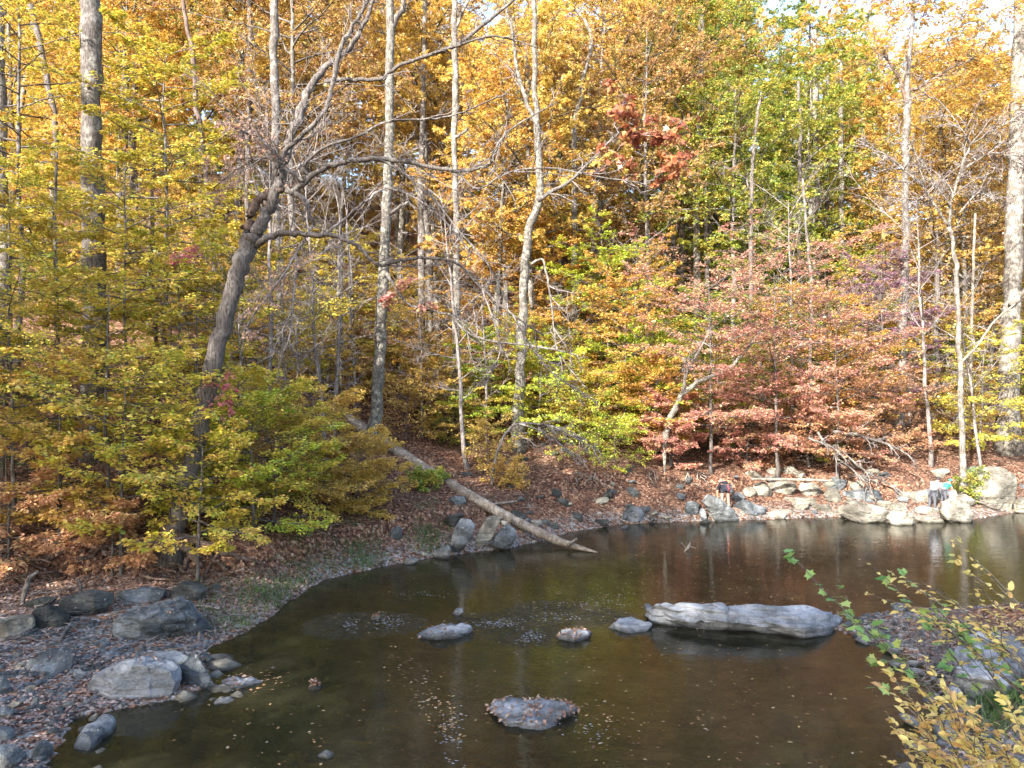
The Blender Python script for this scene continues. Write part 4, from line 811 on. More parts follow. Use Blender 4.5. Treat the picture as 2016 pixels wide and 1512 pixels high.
tI = hero('slender_tree', [(1896,925,15),(1893,820,12),(1888,680,11),(1884,560,10),(1878,480,9),(1868,445,8)], cst(35, 6), 'slender crooked tree with bare white branches rooted behind the huge boulder', 'pale', seg=10,
  limbs=[([(1868,445,7),(1845,410,6),(1815,365,6),(1780,335,5),(1745,305,3),(1700,285,2)], cst(35, 6), 'pale', (12, 6, .35), 0), ([(1870,450,7),(1871,405,6),(1880,370,5),(1896,320,5),(1908,285,4),(1890,250,3),(1850,200,3),(1810,185,2)], cst(35, 8), 'pale', (14, 6, .35), 0),
         ([(1908,285,4),(1950,262,3),(2010,225,3),(2060,200,2)], cst(35, 4), 'pale', (12, 6, .4), 0), ([(1890,715,6),(1925,680,5),(1960,630,5),(2010,590,4)], cst(35, 4), 'dead', (6, 4, .25), 0), ([(1871,405,4),(1850,370,3),(1800,300,3),(1760,250,2)], cst(34.8, 4), 'pale', (12, 6, .4), 0),
         ([(1900,330,4),(1960,300,3),(2020,330,3)], cst(34.8, 3), 'pale', (12, 6, .5), 0), ([(1888,420,3),(1930,380,3),(1990,400,2)], cst(34.8, 3), 'pale', (10, 6, .5), 0)])
ob = np.array(tI.location)
for k in range(7):
    a = k*.9; P = [(0, 0, .25)]+[(s*math.cos(a)*1.0, -abs(s*math.sin(a))*.6, -.12*s) for s in (.3, .7, 1.2, 1.8)]
    V, Fl = tubes(np.array(P)+rng.normal(0, .04, (5, 3)), [.09, .07, .05, .035, .02], 6, wob=.1); mesh('root', V, Fl, BM['grey'], tI, smooth=True)
# slimmer background trunks with a place of their own
for pts, Y_, lab, bk in [
  ([(8,600,34),(6,450,30),(2,300,26),(0,100,24),(0,-40,22)], 33, 'grey trunk cut by the left picture edge', 'grey'),
  ([(85,640,16),(95,500,16),(103,380,14),(108,250,12),(85,120,14),(60,10,14)], 42, 'dark leaning trunk between the left edge and the thick trunk', 'dark'),
  ([(113,860,12),(112,700,11),(110,560,10),(108,420,7),(112,300,5)], 24, 'thin smooth grey stem left of the thick trunk', 'grey'),
  ([(422,640,15),(424,560,14),(418,480,13),(408,380,12),(398,270,11),(385,200,12),(378,100,11),(362,20,9),(355,-30,8)], 36, 'wavy slim trunk halfway between the thick trunk and the leaning tree', 'brown'),
  ([(240,600,16),(236,440,15),(246,300,14),(248,120,14),(246,-30,12)], 46, 'sunlit pale trunk just right of the thick trunk, farther back', 'pale'),
  ([(310,700,9),(300,560,9),(300,420,8),(302,300,7)], 30, 'thin stem in the yellow leaves right of the thick trunk', 'brown'),
  ([(672,740,7),(673,600,6),(672,450,5),(674,380,4)], 36, 'very thin straight sapling stem left of the log tree', 'grey'),
  ([(830,590,17),(830,480,16),(828,350,14),(832,220,12),(836,80,11),(838,-30,10)], 48, 'grey trunk between the log tree and the slim pale trunk', 'grey'),
  ([(485,640,12),(488,520,11),(487,380,11),(490,200,12),(492,60,12),(490,-30,10)], 45, 'shaded trunk seen behind the leaning tree', 'dark'),
  ([(996,600,12),(995,500,11),(994,350,10),(996,200,10),(1000,60,9)], 52, 'far grey trunk just left of the mottled trunk', 'grey'),
  ([(1372,460,15),(1374,340,14),(1378,240,14),(1380,140,12),(1382,20,10)], 52, 'pale grey trunk left of the green crowned tree', 'pale'),
  ([(1479,560,9),(1478,440,9),(1480,380,9),(1484,300,8),(1490,240,7),(1500,180,5)], 44, 'dark stem of the green and yellow layered tree', 'dark'),
  ([(1606,470,17),(1606,380,16),(1606,280,15),(1604,180,13),(1602,60,12)], 58, 'pale trunk in the bright gap, thickest of its row', 'pale'),
  ([(1573,460,9),(1574,360,9),(1575,260,8),(1572,160,6)], 50, 'thin dark trunk just left of the thickest pale trunk', 'dark'),
  ([(1555,500,10),(1553,400,10),(1550,280,9),(1548,150,8)], 60, 'thin pale trunk left of the pair in the bright gap', 'pale'),
  ([(1628,480,10),(1628,380,10),(1630,250,9),(1630,140,8)], 62, 'pale far trunk right of the thickest pale trunk', 'pale'),
  ([(1658,520,12),(1658,400,12),(1656,280,11),(1655,120,10)], 56, 'pale trunk above the orange spray right of the gap', 'pale'),
  ([(1595,700,8),(1597,600,8),(1594,520,7),(1586,430,5),(1580,350,4)], 38, 'thin grey stem rising from the red-leaved trees', 'grey'),
  ([(1905,850,8),(1912,700,7),(1915,560,6),(1920,420,5)], 44, 'thin bare stem between the slender tree and the massive trunk', 'dead'),
  ([(700,690,9),(695,600,8),(690,520,7),(682,440,6)], 40, 'wavy pale sapling left of the log tree', 'pale'),
  ([(1130,250,12),(1150,150,10),(1165,80,9),(1150,40,7),(1120,10,6)], 44, 'pale branching stem up right of the mottled trunk', 'pale')]:
    hero('tree', pts, cst(Y_, len(pts)), lab, bk, seg=10)

# fallen log: lies on the slope, its tip in the water
def log(name, pts, label, bark, seg=14, cat='log', sp=8):
    pts = [(a, b, w_, min(y, ground(a, b)[1]-.15)) for a, b, w_, y in pts]; P = np.array([at(a, b, y) for a, b, w_, y in pts]); W = np.array([w_/F*y/2 for a, b, w_, y in pts]); n = len(P); t = np.linspace(0, n-1, (n-1)*sp+1); i = np.minimum(t.astype(int), n-2); f = (t-i)[:, None]
    Q = P[i]*(1-f)+P[i+1]*f; W = W[i]*(1-f[:, 0])+W[i+1]*f[:, 0]; c = Q[len(Q)//2].copy(); V, Fl = tubes(Q-c, W, seg, wob=.10, seed=2)
    o = mesh(name, V, Fl, BM[bark], smooth=True, loc=c); return tag(o, label, cat)
lg = log('fallen_log', [(676,818,20,34.5),(725,850,21,33.8),(777,884,21,33),(859,938,21,31.3),(938,984,21,29.8),(1013,1026,20,28.3),(1065,1050,19,27.2),(1100,1066,17,26.6),(1140,1078,11,26),(1176,1088,4,25.6)], 'long pale barkless log slanting down the bank into the water', 'dead', 18)
for q_ in [(812, 921, 31.9, (.1, -.2, .35)), (948, 1000, 29, (.05, -.3, .2)), (1120, 1072, 26, (.3, -.1, .25)), (1010, 1030, 27.7, (-.1, -.1, .3))]:
    b_ = at(*q_[:3]); V, Fl = tubes(np.stack([b_-np.array(q_[3])*.3, b_+np.array(q_[3])*.5, b_+np.array(q_[3])*.9])-np.array(lg.location), [.07, .05, .03], 6, wob=.2); mesh('branch_stub', V, Fl, BM['dead'], lg, smooth=True)
log('flat_log', [(1478,943,5,34.6),(1540,944,6,34.6),(1600,945,6,34.6),(1640,947,4,34.6)], 'grey driftwood log lying flat on top of the stacked rocks', 'dead', 8)
log('driftwood', [(955,998,6,30),(975,992,5,30),(1020,986,4,30.2)], 'short pale branch lying behind the fallen log', 'dead', 6, 'branch')
for k, (pp, lab) in enumerate([([(45,1188,8),(50,1165,10),(58,1140,9),(75,1130,6)], 'curved root stub standing above the dark thin slab'), ([(0,1265,8),(40,1258,8),(72,1242,5)], 'bent dry branch lying below the boulder row'), ([(118,1268,7),(130,1245,6),(142,1228,5)], 'short stick leaning on the gravel right of the boulder row'),
    ([(158,1170,6),(158,1155,7),(152,1142,5)], 'short brown root stub above the tilted dark slab'), ([(385,1195,6),(410,1198,6),(435,1203,4)], 'pale dry stick lying beside the layered boulder'), ([(405,1205,4),(420,1230,4),(428,1262,5)], 'thin pale stick reaching to the water by the layered boulder')]):
    P = []
    for a, b, w_ in pp:
        g_ = ground(a, max(b, pp[0][1]-26 if k in (0, 3) else b)); P.append(g_ if k not in (0, 3) else at(a, b, ground(pp[0][0], pp[0][1])[1]))
    P = np.array(P)+np.array([0, 0, .04]); t = np.linspace(0, len(P)-1, 13); Q = np.stack([np.interp(t, range(len(P)), P[:, j]) for j in range(3)], -1)+rng.normal(0, .01, (13, 3)); W = np.interp(t, range(len(P)), [w_/F*18/2 for *_, w_ in pp])
    c = Q[0].copy(); V, Fl = tubes(Q-c, W, 6, wob=.1); tag(mesh('dry_stick', V, Fl, BM['grey' if k != 4 else 'dead'], smooth=True, loc=c), lab, 'stick')
# bent bare sapling, snag in the water, fallen bare branches
hero('bent_sapling', [(966,984,8),(970,930,8),(982,880,7),(1000,848,6),(1022,834,5),(1060,835,5),(1110,845,4),(1160,870,3)], cst(31, 8), 'bare sapling bent over in an arch behind the fallen log', 'dead', seg=8,
  limbs=[([(1030,834,4),(1080,838,4),(1130,860,3),(1180,890,2)], cst(30.9, 4), 'twig', (12, 5, .35), -.03), ([(1022,834,4),(1070,850,3),(1110,880,2),(1150,905,2)], cst(30.8, 4), 'twig', (10, 5, .35), -.03), ([(1000,848,3),(1045,870,2),(1070,892,2)], cst(30.8, 3), 'twig', (6, 4, .4), 0)])
hero('snag', [(1346,1092,4),(1352,1080,6),(1360,1068,4)], cst(26, 3), 'small pale snag poking out of the open water', 'dead', 'stick', root=False, limbs=[([(1352,1080,3),(1345,1072,2),(1340,1068,1.5)], cst(26, 3), 'dead'), ([(1356,1076,2),(1366,1078,1.5),(1372,1082,1)], cst(26, 3), 'dead')])
for j, (pp, lab) in enumerate([([(1690,905,5),(1705,950,4),(1720,990,3),(1740,1020,2)], 'bare fallen branch hanging over the oval rock'), ([(1650,880,5),(1700,925,5),(1770,965,4),(1830,1020,2)], 'long bare fallen branch slanting to the water'),
    ([(1610,850,6),(1640,895,5),(1690,935,4),(1730,985,3)], 'weathered fallen branch under the red leaves'), ([(1590,862,6),(1625,875,5),(1650,888,4),(1665,905,3)], 'thick broken limb lying under the red trees'), ([(1640,850,8),(1700,860,7),(1760,880,5),(1800,905,3)], 'bare branch lying across the bank above the rocks')]):
    hero('fallen_branch', pp, cst(35.2-.3*j, 4), lab, 'grey', 'branch', seg=7, root=False, limbs=[(pp, cst(35.2-.3*j, 4), 'grey', (5, 3, .4), -.03)])
# exposed roots dangling under the cut bank
for k in range(16):
    px = rng.uniform(1130, 1400); g_ = ground(px, 950-(px-1130)*.03); m = 6; P = g_+np.cumsum(np.stack([rng.normal(0, .12, m), np.full(m, -.06), rng.normal(-.10, .08, m)], -1), 0)+np.array([0, .1, .35])
    V, Fl = tubes(P-g_, np.linspace(.035, .01, m), 5); tag(mesh('exposed_root', V, Fl, BM['dead'], smooth=True, loc=g_), 'thin pale root hanging from the undercut bank above the stony slope', 'root', 'roots hanging from the cut bank')
for k in range(14):
    px = rng.uniform(0, 300); g_ = ground(px, rng.uniform(1085, 1150)); m = 7; P = np.cumsum(np.stack([rng.normal(0, .16, m)+rng.choice([-.1, .1]), np.full(m, -.08), rng.normal(-.04, .05, m)], -1), 0)+np.array([0, .2, .25])
    V, Fl = tubes(P, np.linspace(.05, .015, m), 6, wob=.1); tag(mesh('exposed_root', V, Fl, BM['brown'], smooth=True, loc=g_), 'brown root creeping down the shaded bank behind the boulder row', 'root', 'roots in the shaded left bank')
exec_after = None

# ------------------------------------------------------------------ leafy near trees (layered beeches etc.)
def place(px, Y_): x = (px-1008)/F*Y_; return (x, Y_, float(height(x, Y_)))
def beech(px, Y_, H, r0, reach, leafm, label, seed, cb=.12, nb=30, n2=10, n3=6, nl=11, leaf=.10, kind='leaf', bark='grey', el=(-.1, .3), shape='round', **k):
    g = tree_geo(seed, H, r0, cb, reach, nb, n2, n3, nl, leaf, el, shape=shape, **k)
    return make_tree('beech_tree', place(px, Y_), label, 'tree', None, g, BM[bark], LM[leafm], kind, rz=seed)
beech(30, 29.5, 17, .13, 3.6, 'yellow', 'tall bright yellow layered tree left of the thick trunk', 101, cb=.35, nb=38, leaf=.12)
beech(330, 29, 15.5, .12, 3.2, 'yellow', 'bright yellow layered tree spreading right of the thick trunk', 102, cb=.33, nb=38, leaf=.12)
beech(235, 24, 10.5, .07, 2.4, 'yellow', 'yellow layered tree whose leaves cross in front of the thick trunk', 103, cb=.5, nb=15, nl=7, leaf=.115)
beech(30, 21.5, 7.2, .06, 2.6, 'yelgreen', 'yellow green young tree at the left picture edge above the roots', 104, cb=.35, nb=18, nl=7)
beech(215, 21.5, 6.6, .06, 2.6, 'yelgreen', 'yellow green young tree in front of the foot of the thick trunk', 105, cb=.25, nb=16, nl=6)
beech(470, 22.5, 4.4, .05, 2.0, 'yelgreen', 'young tree with green and yellow leaves right behind the leaning tree', 106, cb=.12, nb=20)
beech(120, 20.6, 4.3, .05, 2.1, 'golden', 'orange gold shrubby tree above the boulder row', 107, cb=.2, nb=16)
beech(500, 21.8, 3.4, .04, 2.0, 'lime', 'low lime and yellow shrub hanging over the bank right of the leaning tree', 108, cb=.1, nb=18, nl=8, leaf=.09)
beech(350, 26, 8, .07, 2.4, 'yelgreen', 'yellow green young tree between the thick trunk and leaning tree', 109, cb=.2)
beech(615, 25.5, 3.5, .05, 2.2, 'golden', 'fine-leaved golden shrub left of the log, larger of the two', 110, cb=.08, nb=34, n2=11, n3=7, leaf=.075, nl=12)
beech(705, 26.3, 2.2, .04, 1.35, 'golden', 'fine-leaved golden shrub drooping just left of the fallen log', 111, cb=.08, nb=30, n2=10, n3=6, leaf=.07, nl=12)
beech(540, 23, 3.6, .04, 2.0, 'yelgreen', 'green gold bush on the bank between leaning tree and golden shrubs', 112, cb=.08, nb=20, leaf=.08)
beech(20, 19.8, 2.2, .04, 1.5, 'salmon', 'salmon orange leafy bush at the left edge over the roots', 113, cb=.2, nb=14)
beech(225, 20.0, 2.0, .03, 1.2, 'salmon', 'small bush with pinkish orange leaves above the tilted dark slab', 114, cb=.2, nb=12)
beech(10, 25, 9.5, .08, 2.8, 'yelgreen', 'green yellow tree filling the left edge below the bright leaves', 115, cb=.25, nb=24)
beech(390, 19.9, 3.7, .05, 1.7, 'yelgreen', 'yellow green boughs hanging in front of the foot of the leaning tree', 117, cb=.3, nb=18, nl=7, leaf=.105)
beech(245, 20.2, 5.2, .05, 2.2, 'yelgreen', 'gold and green leafy tree just left of the leaning tree, over the roots', 118, cb=.3, nb=20, nl=7, leaf=.11)
beech(120, 22.5, 8.5, .06, 2.6, 'yellow', 'lemon yellow tree left of the thick trunk, below the tall yellow crowns', 119, cb=.3, nb=24, nl=9, leaf=.11)
beech(480, 29, 9, .07, 3.0, 'yellow', 'yellow leaved tree seen behind the leaning trunk', 116, cb=.3)
# pink sprays and red maple spray
clump(350, 505, 22, 55, 22, 260, LM['pink'], .09, tB, label='pink leaves beside the leaning trunk'); clump(430, 770, 20.2, 45, 55, 320, LM['pink'], .10, tB, label='pink leaves in front of the leaning trunk')
clump(780, 575, 32.5, 45, 30, 220, LM['red'], .17, tC, label='red maple leaves by the trunk', kind='lobed'); clump(840, 600, 32.5, 30, 15, 70, LM['red'], .15, tC, kind='lobed')
clump(860, 460, 34, 60, 40, 160, LM['orange'], .2, tD, kind='lobed')
for a, b, n in [(1230, 200, 200), (1280, 260, 220), (1330, 310, 180), (1215, 300, 130), (1340, 240, 90)]:
    clump(a, b, 24, 60, 45, n, LM['rust'], .17, tB, kind='lobed', hang=.7, tilt=.7, label='rust brown lobed leaves hanging at the end of a long limb')
# red-leaved small trees on the right bank
for px, Y_, H, rc, m, lab, sd, lf in [
  (1400, 35.5, 8.8, 3.9, 'red', 'red-leaved spreading tree, left of the red group above the far bank', 201, .10), (1530, 36, 9.8, 4.2, 'red', 'red-leaved spreading tree in the middle of the red group', 202, .10),
  (1650, 36, 7.8, 3.8, 'red', 'salmon orange spreading tree, right of the red group', 203, .10), (1470, 37.0, 3.8, 2.2, 'red', 'low scarlet bush behind the person in shorts', 204, .09),
  (1320, 35.6, 3.2, 1.4, 'red', 'low red bush above the undercut bank', 205, .09), (1720, 38, 3.6, 2.6, 'salmon', 'low salmon bush over the fallen branches', 206, .09),
  (1590, 37.5, 3.6, 2.6, 'salmon', 'low orange pink bush above the stacked rocks', 207, .09), (1740, 43, 9.5, 2.6, 'purple', 'purple-leaved small tree behind the grey trunk', 208, .12),
  (1620, 40, 8.0, 3.2, 'orange', 'orange tree behind the red-leaved group', 209, .11), (1290, 36.5, 4.2, 2.0, 'orange', 'orange and yellow spreading tree left of the red group', 210, .10)]:
    g = tree_geo(sd, H, .09, .22 if H > 4 else .1, rc, 34, 10, 6, 10, lf*1.05, (-.05, .4), shape='vase' if m == 'red' and H > 5 else 'round')
    make_tree('red_maple' if m in ('red', 'salmon') else 'small_tree', place(px, Y_), lab, 'tree', None, g, BM['dark'], LM[m], 'quad', rz=sd)
hero('crooked_tree', [(1308,868,16),(1318,830,14),(1335,790,13),(1355,768,12),(1380,748,12),(1420,735,9),(1460,700,7),(1500,650,5)], cst(34.6, 8), 'crooked pale trunk leaning right into the red leaves', 'mottle', seg=10, limbs=[([(1345,778,8),(1350,740,7),(1370,700,6),(1400,650,4)], cst(34.6, 4), 'dark', (7, 5, .4), 0)])
# big orange crown at top right: belongs to trunk G; built of branch sprays
ob = tG.location
for k in range(30):
    px = rng.uniform(1590, 2010); py = rng.uniform(-30, 230)
    if py > 150 and px < 1680: continue
    clump(px, py, 42+rng.uniform(-3.5, 3), 75, 38, 520, LM['orange'], .17, tG, name='crown', kind='quad', twigs=8, bark='brown')

# ------------------------------------------------------------------ the wood behind: shared shapes, many individuals
UND = []
for k, (H, rc, nb, shp, lf) in enumerate([(5.2, 2.4, 20, 'round', .11), (6.5, 2.6, 22, 'round', .12), (4.2, 2.2, 16, 'vase', .11), (7.5, 2.8, 24, 'cone', .12), (3.0, 1.7, 14, 'round', .10), (8.5, 2.8, 24, 'round', .13)]):
    UND.append((H, tree_geo(300+k, H, .055, .16, rc*1.12, int(nb*1.3), 9, 5, 11, lf*1.12, (-.08, .3), shape=shp, flat=.93, wood=2)))
CAN = []
for k, (H, rc, nb, cb) in enumerate([(24, 4.2, 30, .42), (26, 4.6, 32, .48), (22, 4.0, 30, .38), (20, 3.8, 28, .30), (27, 4.4, 30, .52)]):
    CAN.append((H, tree_geo(400+k, H, .24, cb, rc*1.15, nb, 12, 7, 25, .135, (.0, .7), shape='round', flat=.5, tilt=.7, wood=1)))
SRC = {}
CNAME = {'yellow': 'yellow', 'yelgreen': 'yellow green', 'green': 'green', 'lime': 'lime green', 'orange': 'orange', 'golden': 'golden', 'brown': 'brown', 'rust': 'rust brown', 'red': 'red', 'salmon': 'salmon', 'dark': 'dark green'}
MARKS = [(0, 'at the left picture edge'), (120, 'behind the thick straight trunk'), (300, 'between the thick trunk and the leaning tree'), (480, 'behind the fork of the leaning tree'), (640, 'behind the trunk at the log'), (810, 'behind the slim pale trunk'), (970, 'behind the mottled kinked trunk'), (1120, 'above the undercut bank'), (1290, 'behind the red-leaved trees'), (1460, 'behind the dark stem of the layered tree'), (1580, 'below the bright gap in the trees'), (1700, 'behind the grey trunk of the orange crown'), (1850, 'near the massive pale trunk')]
def where(px):
    s = MARKS[0][1]
    for a, b in MARKS:
        if px >= a: s = b
    return s
def wood(kind, px, Y_, pal, s=1.0, bark=None):
    lib = UND if kind == 'U' else CAN; k = int(rng.integers(0, len(lib))); x, y, z = place(px, Y_)
    far = 'lowest' if Y_ < 37.5 else 'low' if Y_ < 45 else 'mid-slope' if Y_ < 55 else 'upslope' if Y_ < 68 else 'high' if Y_ < 80 else 'crest'; far += ' '+('small' if s < (.7 if kind == 'U' else .9) else 'medium' if s < (.95 if kind == 'U' else 1.0) else 'big')
    if kind == 'U': lab = f'{far} understory tree, {CNAME[pal]} leaves {where(px)}'; nm = 'understory_tree'; gp = 'understory trees on the slope'
    else: lab = f'{far} forest tree, {CNAME[pal]} leaves {where(px)}'; nm = 'forest_tree'; gp = 'tall trees of the wood'
    bark = BM[bark or random.choice(['grey', 'grey', 'dark', 'pale', 'mottle'] if kind == 'C' else ['grey', 'brown', 'dark'])]
    key = (kind, k)
    if key not in SRC:
        r = make_tree(nm, (x, y, z), lab, 'tree', gp, lib[k][1], bark, LM[pal], 'quad', rng.uniform(0, 6.28)); r.scale = (s, s, s); SRC[key] = r; return r
    return copy_tree(SRC[key], (x, y, z-.1), rng.uniform(0, 6.28), s, lab, 'tree', gp, bark, LM[pal])
def pal_u(px, Y_):
    if px < 450: c = ['yelgreen', 'yellow', 'yelgreen', 'yellow', 'golden', 'orange']
    elif px < 850: c = ['golden', 'brown', 'yelgreen', 'orange', 'golden', 'yelgreen']
    elif px < 1300: c = ['yelgreen', 'lime', 'orange', 'brown', 'orange', 'golden']
    elif px < 1700: c = ['green', 'yelgreen', 'green', 'orange', 'lime']
    else: c = ['lime', 'green', 'orange', 'yelgreen', 'golden', 'orange']
    return c[int(rng.integers(0, len(c)))]
def pal_c(px, Y_):
    if px < 400: c = ['yellow', 'orange', 'golden', 'green', 'yellow']
    elif px < 1000: c = ['orange', 'brown', 'golden', 'brown', 'green', 'brown']
    elif px < 1380: c = ['orange', 'brown', 'orange', 'golden', 'brown']
    elif px < 1640: c = ['yelgreen', 'green', 'green', 'golden', 'yelgreen']
    else: c = ['orange', 'golden', 'orange', 'orange', 'brown']
    return c[int(rng.integers(0, len(c)))]
# understory, jittered rows up the slope
for Y_, n, jit in [(32, 7, 1.2), (35.5, 13, 1.3), (39, 15, 1.5), (43, 16, 1.6), (47, 17, 2), (52, 18, 2), (58, 20, 2.5), (65, 22, 3), (73, 22, 3), (82, 24, 4), (92, 26, 4), (101, 26, 4)]:
    for k in range(n):
        px = (k+.5+rng.uniform(-.45, .45))*2150/n-70; yy = Y_+rng.uniform(-jit, jit)
        x, y, z = place(px, yy)
        if Y_ < 34 and not 540 < px < 640: continue
        if Y_ < 38 and 640 < px < 860: continue
        if Y_ < 38 and (px > 1280 or 930 < px < 1120 or px < 330): continue
        if abs(px-899) < 40 and yy < 38 or abs(px-735) < 45 and yy < 34 or abs(px-1030) < 50 and yy < 36: continue
        if yy < 43 and px > 1950: continue
        s = rng.uniform(.6, 1.15)*(.6 if Y_ < 38 else .85 if Y_ < 60 else 1.2 if Y_ < 85 else 2.0)
        wood('U', px, yy, pal_u(px, yy), s)
# tall trees
for Y_, n, jit in [(42, 6, 2), (48, 9, 2), (55, 12, 3), (63, 14, 3), (72, 17, 4), (82, 20, 4), (94, 22, 5)]:
    for k in range(n):
        px = (k+.5+rng.uniform(-.45, .45))*2200/n-90; yy = Y_+rng.uniform(-jit, jit)
        if 1440 < px < 1560 and Y_ > 50: continue
        if Y_ < 50 and 1380 < px < 1700: continue
        if abs(px-899) < 50 and yy < 40 or yy < 46 and (px > 1920 or abs(px-1785) < 55): continue
        wood('C', px, yy, pal_c(px, yy), rng.uniform(.8, 1.1))
for px, yy, s in [(1440, 46, .8), (1500, 47, .75), (1400, 52, .85)]: wood('C', px, yy, 'green', s)
for px, yy, s in [(1420, 44, 1.3), (1500, 48, 1.5), (1580, 46, 1.3), (1540, 52, 1.6), (1680, 50, 1.3)]: wood('U', px, yy, 'green', s)
for px, yy, s in [(1170, 60, 1.25), (1260, 66, 1.3), (1340, 58, 1.25), (1400, 70, 1.35), (1230, 82, 1.3), (1430, 62, 1.15), (1590, 62, 1.1), (1640, 74, 1.2)]: wood('C', px, yy, 'orange' if px < 1300 else 'brown' if px < 1380 else 'green', s)
for px, yy, pl, s in [(880, 36, 'golden', .6), (930, 37.5, 'lime', .75), (985, 38, 'yelgreen', .8), (1060, 36.8, 'lime', .8), (1110, 38, 'golden', .9), (1170, 37, 'yelgreen', .8), (1230, 38.5, 'orange', .9), (1290, 38, 'lime', .9), (840, 38.5, 'orange', .7), (660, 36.5, 'golden', .6), (600, 37.5, 'yelgreen', .7), (700, 39, 'brown', .7), (960, 41, 'orange', .9), (1080, 41.5, 'yelgreen', 1.0), (1200, 42, 'lime', 1.0), (870, 42, 'yelgreen', .9), (780, 41, 'golden', .8), (1020, 44.5, 'orange', 1.1), (1140, 45, 'golden', 1.1)]:
    wood('U', px, yy, pl, s)
BARE = [(H, tree_geo(600+k, H, r0, .25, rc, 20, 8, 7, 0, .14, (.1, .8), flat=.3, wood=3, shape='vase')) for k, (H, r0, rc) in enumerate([(8.5, .07, 2.6), (6, .05, 2.2), (11, .09, 3.0)])]
bsrc = {}
for px, yy in [(470, 24), (585, 27), (380, 27), (660, 31), (560, 33), (830, 36), (700, 37), (960, 36), (1130, 41), (780, 43), (900, 45), (1250, 42), (1340, 40), (1560, 41), (1690, 40), (1830, 37), (1930, 38), (1790, 47), (430, 36), (290, 38), (1480, 40), (530, 27.5), (640, 30), (920, 33)]:
    k = int(rng.integers(0, 3)) if yy not in (27.5, 30, 31, 33, 33.5) else 2; lab = f'bare twiggy {"tall" if k == 2 else "small"} tree {"low on the slope" if yy < 38 else "on the slope"} {where(px)}'
    if k not in bsrc: bsrc[k] = make_tree('bare_tree', place(px, yy), lab, 'tree', 'bare twiggy trees of the wood', BARE[k][1], BM['twig'], None)
    else: copy_tree(bsrc[k], place(px, yy), rng.uniform(0, 6.28), rng.uniform(.8, 1.2) if yy not in (27.5, 30, 31, 33, 33.5) else 1.1, lab, 'tree', 'bare twiggy trees of the wood', None, None)
# trees on the near bank behind the photographer, which shade the creek
for s_, n in [(-13, 15), (-20, 14)]:
    for k in range(n):
        u = -62+k*68/n+rng.uniform(-1.5, 1.5); ss = s_+rng.uniform(-2, 2); hx, hy = -SUNH[0]/n_, -SUNH[1]/n_
        x = hx*ss+hy*u; y = hy*ss-hx*u
        if y > 2 and abs(x/y) < 1.0: continue
        z = float(height(x, y, False)); kk = int(rng.integers(0, 5)); key = ('C', kk)
        top = np.interp(u, [-60, -30, -19, -13, -6], [16, 16.3, 17.5, 15, 13])-.554*ss+rng.uniform(-2.0, .8); sc_ = max(.45, (top-z)/CAN[kk][0])
        copy_tree(SRC[key], (x, y, z), rng.uniform(0, 6.28), sc_, 'tall tree of the near bank standing behind the photographer', 'tree', 'trees behind the photographer', None, LM['golden'])

# evergreen shrubs and small green plants, grass tufts
for px, Y_, H, rc, m, lab, sd in [(15, 24.5, 4.5, 1.8, 'dark', 'dark evergreen shrub at the left picture edge', 501), (890, 36, 1.9, 1.2, 'green', 'green bush on the leafy slope below the slim pale trunk', 502), (835, 29, .6, .5, 'green', 'dark green shrub left of the fallen log', 503), (862, 30, .55, .35, 'green', 'dark green sprig growing over the fallen log', 504),
    (1140, 35.3, 3.2, 1.8, 'lime', 'lime leaved vine-like tree on the bank above the bent sapling', 505), (1210, 34.8, 2.2, 1.3, 'lime', 'yellow lime bush just above the undercut bank', 506), (1905, 35.2, 1.2, .7, 'green', 'small green bush behind the seated child', 507), (800, 35, 2.6, 1.9, 'golden', 'low golden bush right of the trunk at the log', 508), (960, 33.5, 1.8, 1.3, 'golden', 'low golden bush behind the bent sapling', 509), (1000, 31, 1.0, .8, 'golden', 'tiny golden shrub beside the bent sapling', 510)]:
    g = tree_geo(sd, H, .03, .08, rc, 20, 8, 5, 5, .09 if m != 'dark' else .10, (0, .6), flat=.6, tilt=.5)
    make_tree('bush', place(px, Y_), lab, 'bush', None, g, BM['brown'], LM[m], 'quad', rz=sd)
def grass(px, py, rx, ry, n, lab, hgt=.25):
    P = []
    for _ in range(n):
        a, b = rng.normal(px, rx), rng.normal(py, ry); y = ground(px, py)[1]*(py-785)/(b-785); x = (a-1008)/F*y; P.append((x, y, float(height(x, y))))
    P = np.array(P); k = P[:, 2] > 0; P = P[k]; n = len(P); D = nrm(np.stack([rng.normal(0, .45, n), rng.normal(-.2, .45, n), np.ones(n)], -1)); N = nrm(rng.normal(0, 1, (n, 3))*np.array([1, 1, .1]))
    tag(leafmesh('grass', P, D, N, hgt*rng.uniform(.5, 1.2, n), LM['grass'], 'quad', wid=.10), lab, 'grass', kind='stuff')
grass(720, 1098, 22, 10, 500, 'dark grass hanging at the waterline below the golden shrubs'); grass(850, 1066, 22, 8, 500, 'grass tuft left of the standing slabs'); grass(600, 1140, 30, 12, 450, 'grass along the shaded waterline', .2)
grass(440, 1200, 40, 25, 500, 'thin grass around the layered boulder', .16); grass(1960, 1385, 30, 28, 1200, 'green grass clump on the near bank', .22); grass(480, 1230, 30, 12, 400, 'grass at the cove edge', .15); grass(540, 1180, 40, 14, 700, 'dark trailing grass on the bank by the bend', .22); grass(660, 1125, 40, 12, 600, 'dark grass fringe along the shaded bend', .2)

